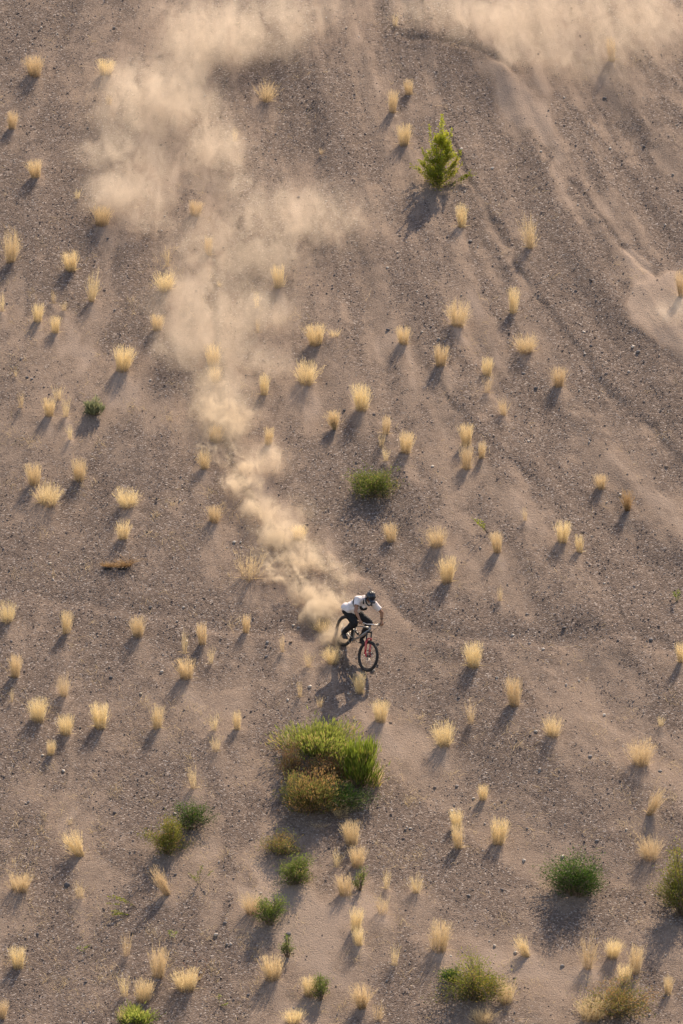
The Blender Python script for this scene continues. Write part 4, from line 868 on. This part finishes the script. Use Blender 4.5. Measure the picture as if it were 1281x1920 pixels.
f = MB(); f.add(vs, [(j * nU + i, j * nU + i + 1, (j + 1) * nU + i + 1, (j + 1) * nU + i) for j in range(2) for i in range(nU - 1)]); vz = f.build('visor', navy, helm); sm = vz.modifiers.new('s', 'SOLIDIFY'); sm.thickness = .006
P = [HD + fsd * s0 * .098 + fdv * f0 - fup * u0 for s0, f0, u0 in ((-1.02, -.01, .05), (-1.0, .05, .075), (-.82, .105, .095), (-.42, .15, .108), (0, .162, .112), (.42, .15, .108), (.82, .105, .095), (1.0, .05, .075), (1.02, -.01, .05))]
f = MB(); f.tube(P, [.022, .021, .019, .017, .017, .017, .019, .021, .022], 10, flat=1.25, upv=fup); f.build('chin_bar', navy, helm)
P = [HD + fsd * .082 * math.sin(a) + fdv * (.015 + .088 * math.cos(a)) + fup * .012 for a in [(-1.25 + 2.5 * i / 10) for i in range(11)]]
f = MB(); f.tube(P, [.026] * 11, 10, flat=.5, upv=fdv); f.build('goggles', paint('goggle_lens', (.02, .02, .03), .08), helm)
# pack strap over the back and across the chest
ax_t = (PE - NK).normalized()
def band(c, n, rx, ry, name, r=.018, up=V_((1, 0, 1))):
    n = V_(n).normalized(); a = (up - n * up.dot(n)).normalized(); b = n.cross(a); P = [c + a * rx * math.cos(q) + b * ry * math.sin(q) for q in [2 * math.pi * i / 40 for i in range(41)]]
    f = MB(); f.tube(P, r, 8, cap=False, flat=.35, upv=a); return f.build(name, blk, person)
band(NK.lerp(PE, .40), ax_t + V_((0, .16, .10)), .160, .196, 'chest_strap', .026)
f = MB(); c = NK.lerp(PE, .30) + V_((.11, .02, -.07)); f.ell(c, (V_((.05, 0, .03)), V_((0, .115, 0)), V_((-.05, 0, .06)))); f.remesh('chest_pack', blk, .010, 1, person)
for s_ in (-1, 1):
    n0 = NK.lerp(SH[s_], .52); f = MB(); f.tube([n0 + V_((-.10, 0, -.10)), n0 + V_((-.055, 0, .03)), n0 + V_((.0, 0, .085)), n0 + V_((.075, 0, .035)), n0 + V_((.12, 0, -.06))], [.02] * 5, 8, flat=.35); f.build('shoulder_strap', blk, person)
wd_ = (EL[1] - WRI[1]).normalized(); f = MB(); f.tube([WRI[1] + wd_ * .010, WRI[1] + wd_ * .034], .0325, 14); f.tube([WRI[1] + wd_ * .022 + V_((0, .02, .018)), WRI[1] + wd_ * .022 + V_((0, .03, .028))], .018, 12); f.build('wristwatch', black, person)
lb = MB(); lc = PE + V_((-.03, -.187, .0)); lb.box(lc, (.045, .006, .018)); lb.build('hem_label', paint('navy_label', (.02, .02, .06), .7), person, smooth=False)
# ---------------------------------------------------------------- dust: closed lumpy bodies of drifting dust with real density inside
PM = Matrix((Vector((1, 0, 0)), PQ, PN)).transposed()
def dust(name, label, blobs, gain, col=(.93, .82, .68), thr=.16, veil=.10, nscale=1.1, stretch=(1, .6, 1.3), rot=0., step=.10, det=4.5, pw=1.0, g=.35):
    c0 = at(blobs[0][0], blobs[0][1]); root_m = Matrix.Translation(c0) @ PM.to_4x4(); inv = root_m.inverted()
    k = N(name + '_volume'); co = k.n('TexCoord').outputs['Object']; mb = MB(); acc = None
    wn = k.n('TexNoise', {'Vector': co, 'Scale': .9 * nscale, 'Detail': 2.}); wv = k.n('VectorMath', {0: wn.outputs['Color'], 1: (.5, .5, .5)}, operation='SUBTRACT').outputs[0]
    wc = k.n('VectorMath', {0: wv, 1: (.6, .9, .3)}, operation='MULTIPLY').outputs[0]; cw = k.n('VectorMath', {0: co, 1: wc}, operation='ADD').outputs[0]
    for (px, py, rx, ry, ht, w, *ro) in blobs:
        p = at(px, py + ht * .5 * .8 * 76); s = ppm(p); rn = ht; X = rx / s; Q = math.sqrt(max((ry / s) ** 2 - (rn * .809) ** 2, (.25 * ry / s) ** 2)) / .588
        cc = inv @ (p + PN * rn * .45); th = -R_(ro[0]) if ro else 0.
        rm = Matrix.Rotation(th, 3, 'Z'); mb.ell(cc, (rm @ Vector((X * 1.06, 0, 0)), rm @ Vector((0, Q * 1.06, 0)), Vector((0, 0, rn * 1.06))), 24, 14)
        mp = k.n('Mapping', {'Vector': cw, 'Location': cc, 'Rotation': (0, 0, th), 'Scale': (X, Q, rn)}, vector_type='TEXTURE').outputs[0]
        gr = k.n('TexGradient', {'Vector': mp}, gradient_type='SPHERICAL').outputs['Fac']
        acc = k.math('MULTIPLY', gr, w) if acc is None else k.math('MULTIPLY_ADD', gr, w, acc)
    mp = k.n('Mapping', {'Vector': cw, 'Rotation': (0, 0, rot), 'Scale': stretch}).outputs[0]
    n1 = k.noise(mp, nscale * 1.1, det, .60, 1.1)
    rdg = k.math('SUBTRACT', 1., k.math('MULTIPLY', k.math('ABSOLUTE', k.math('SUBTRACT', k.noise(mp, nscale * 2.6, 2.5, .6, 1.5), .5)), 4.5), clamp=True)
    acc = k.math('MINIMUM', acc, 1.4)
    fb = k.math('MULTIPLY_ADD', rdg, .22, k.mr(n1, .36, .66, 0, 1.))
    fb = k.math('ADD', fb, k.math('MULTIPLY_ADD', acc, .75, -.62 - thr))
    fb = k.math('ADD', k.math('MAXIMUM', fb, 0.), veil)
    d = k.math('MULTIPLY', fb, k.mr(acc, .03, .75, 0, 1, True))
    if pw != 1: d = k.math('POWER', d, pw)
    d = k.math('MULTIPLY', d, gain)
    v = k.n('VolumePrincipled', {'Color': (*col, 1), 'Density': d, 'Anisotropy': g, 'Density Attribute': '', 'Color Attribute': ''})
    k.t.links.new(v.outputs[0], k.out.inputs['Volume'])
    o = mb.remesh(name, k.m, .16, 1); o.matrix_world = root_m
    bb = [Vector(c) for c in o.bound_box]; diag = (bb[6] - bb[0]).length; dims = bb[6] - bb[0]
    k.m.cycles.volume_step_rate = step / (max(dims) / 10) if STEPMODE else 1
    k.m.cycles.homogeneous_volume = False
    T(o, label, 'dust', 'dust raised by the ride', 'stuff'); return o
STEPMODE = True
dust('dust_trail', 'dense golden dust thrown up behind the rear wheel', [
 (630, 1184, 30, 46, .36, 1.5, 35), (642, 1196, 24, 24, .3, 1.1), (604, 1146, 44, 40, .42, 1.35, 35), (580, 1150, 24, 34, .35, 1.0, 20), (582, 1114, 60, 38, .5, 1.2, 25), (540, 1082, 74, 24, .5, 1.45, 10), (500, 1066, 56, 24, .45, 1.1), (640, 1130, 54, 26, .45, .85, 20),
 (545, 1048, 110, 40, .6, .85, 12), (585, 1035, 60, 52, .6, .5), (522, 1004, 78, 46, .6, .95, 25), (490, 958, 70, 44, .6, .9, 25), (452, 908, 60, 44, .6, .85, 15), (565, 960, 60, 80, .6, .30),
 (440, 868, 64, 38, .6, .9, 20), (400, 836, 72, 34, .6, .75), (500, 860, 66, 54, .6, .6), (420, 800, 76, 50, .6, .85), (395, 760, 60, 50, .6, .7), (450, 770, 60, 40, .6, .7), (400, 715, 56, 50, .6, .6), (640, 1080, 50, 60, .5, .5)],
 4.8, (.94, .81, .64), nscale=2.7, stretch=(1.35, .45, 1.3), rot=.6, step=.085, thr=.17)
dust('dust_drift', 'thin pale dust drifting uphill of the dense trail', [
 (410, 800, 120, 66, .7, .8, 10), (450, 755, 100, 60, .7, .65), (395, 735, 100, 66, .7, .7), (420, 680, 110, 80, .7, .65), (365, 640, 120, 76, .7, .75), (490, 672, 100, 44, .7, .85, 10), (335, 660, 70, 60, .6, .6), (395, 610, 90, 60, .7, .6),
 (430, 590, 220, 110, .8, .65), (340, 570, 110, 80, .7, .55), (505, 482, 66, 52, .6, 1.0), (450, 520, 180, 110, .7, .55), (560, 430, 220, 120, .8, .6), (620, 390, 160, 90, .7, .55), (520, 700, 110, 66, .7, .45), (500, 590, 90, 50, .7, .7), (390, 480, 130, 110, .7, .45), (470, 400, 170, 110, .8, .5), (350, 450, 90, 90, .6, .35)],
 0.66, (.93, .82, .69), nscale=1.9, stretch=(1.15, .42, 1.3), rot=.4, step=.2, thr=.14, veil=.10)
dust('dust_puff', 'billowing dust puff in the upper left with a ragged front', [
 (292, 410, 62, 46, .9, 1.45), (235, 365, 96, 66, .9, 1.1), (300, 378, 44, 50, .8, 1.1), (185, 365, 76, 54, .8, .9), (255, 410, 60, 44, .8, .95), (170, 290, 70, 44, .8, 1.0), (230, 300, 110, 90, .9, .8), (240, 220, 130, 110, .9, .75), (270, 150, 150, 110, .9, .75), (340, 180, 140, 100, .9, .65),
 (410, 280, 100, 66, .8, .9), (442, 352, 50, 40, .6, .95), (370, 330, 130, 90, .7, .65), (390, 80, 110, 96, 1., .9, 20), (360, 100, 66, 56, .8, .85), (450, 40, 170, 100, 1., .75), (570, 20, 170, 90, 1., .6), (320, 20, 130, 100, .9, .5), (520, 90, 130, 80, .8, .45), (500, 330, 110, 90, .7, .4), (390, 240, 120, 90, .8, .5)],
 .72, (.94, .83, .70), nscale=1.6, stretch=(1.15, .42, 1.3), rot=.3, step=.2, thr=.14, veil=.10)
dust('dust_cloud', 'wide pale dust cloud along the top right', [
 (1010, 84, 100, 60, 1., 1.2), (930, 46, 130, 76, 1., .95), (850, 20, 150, 76, 1., .8), (1000, 10, 150, 90, 1., .8), (950, 104, 100, 56, .8, .75), (1110, 60, 170, 100, 1., .6), (1190, 80, 160, 100, 1., .5), (1260, 30, 140, 100, 1., .5), (770, 10, 130, 66, .9, .55), (1060, 124, 120, 56, .8, .5), (1180, 0, 150, 80, 1., .5), (1190, 150, 150, 70, .8, .4), (1100, -10, 180, 90, 1., .5)],
 .48, (.93, .82, .69), nscale=1.7, stretch=(1.15, .42, 1.3), rot=.2, step=.21, thr=.12, veil=.10)
dust('dust_wisp', 'thin dust wisp over the sand fan at the right edge', [(1262, 575, 74, 44, .6, .95), (1225, 592, 66, 30, .5, .7), (1285, 600, 70, 60, .6, .5)], .6, (.94, .85, .74), nscale=1.2, step=.14)
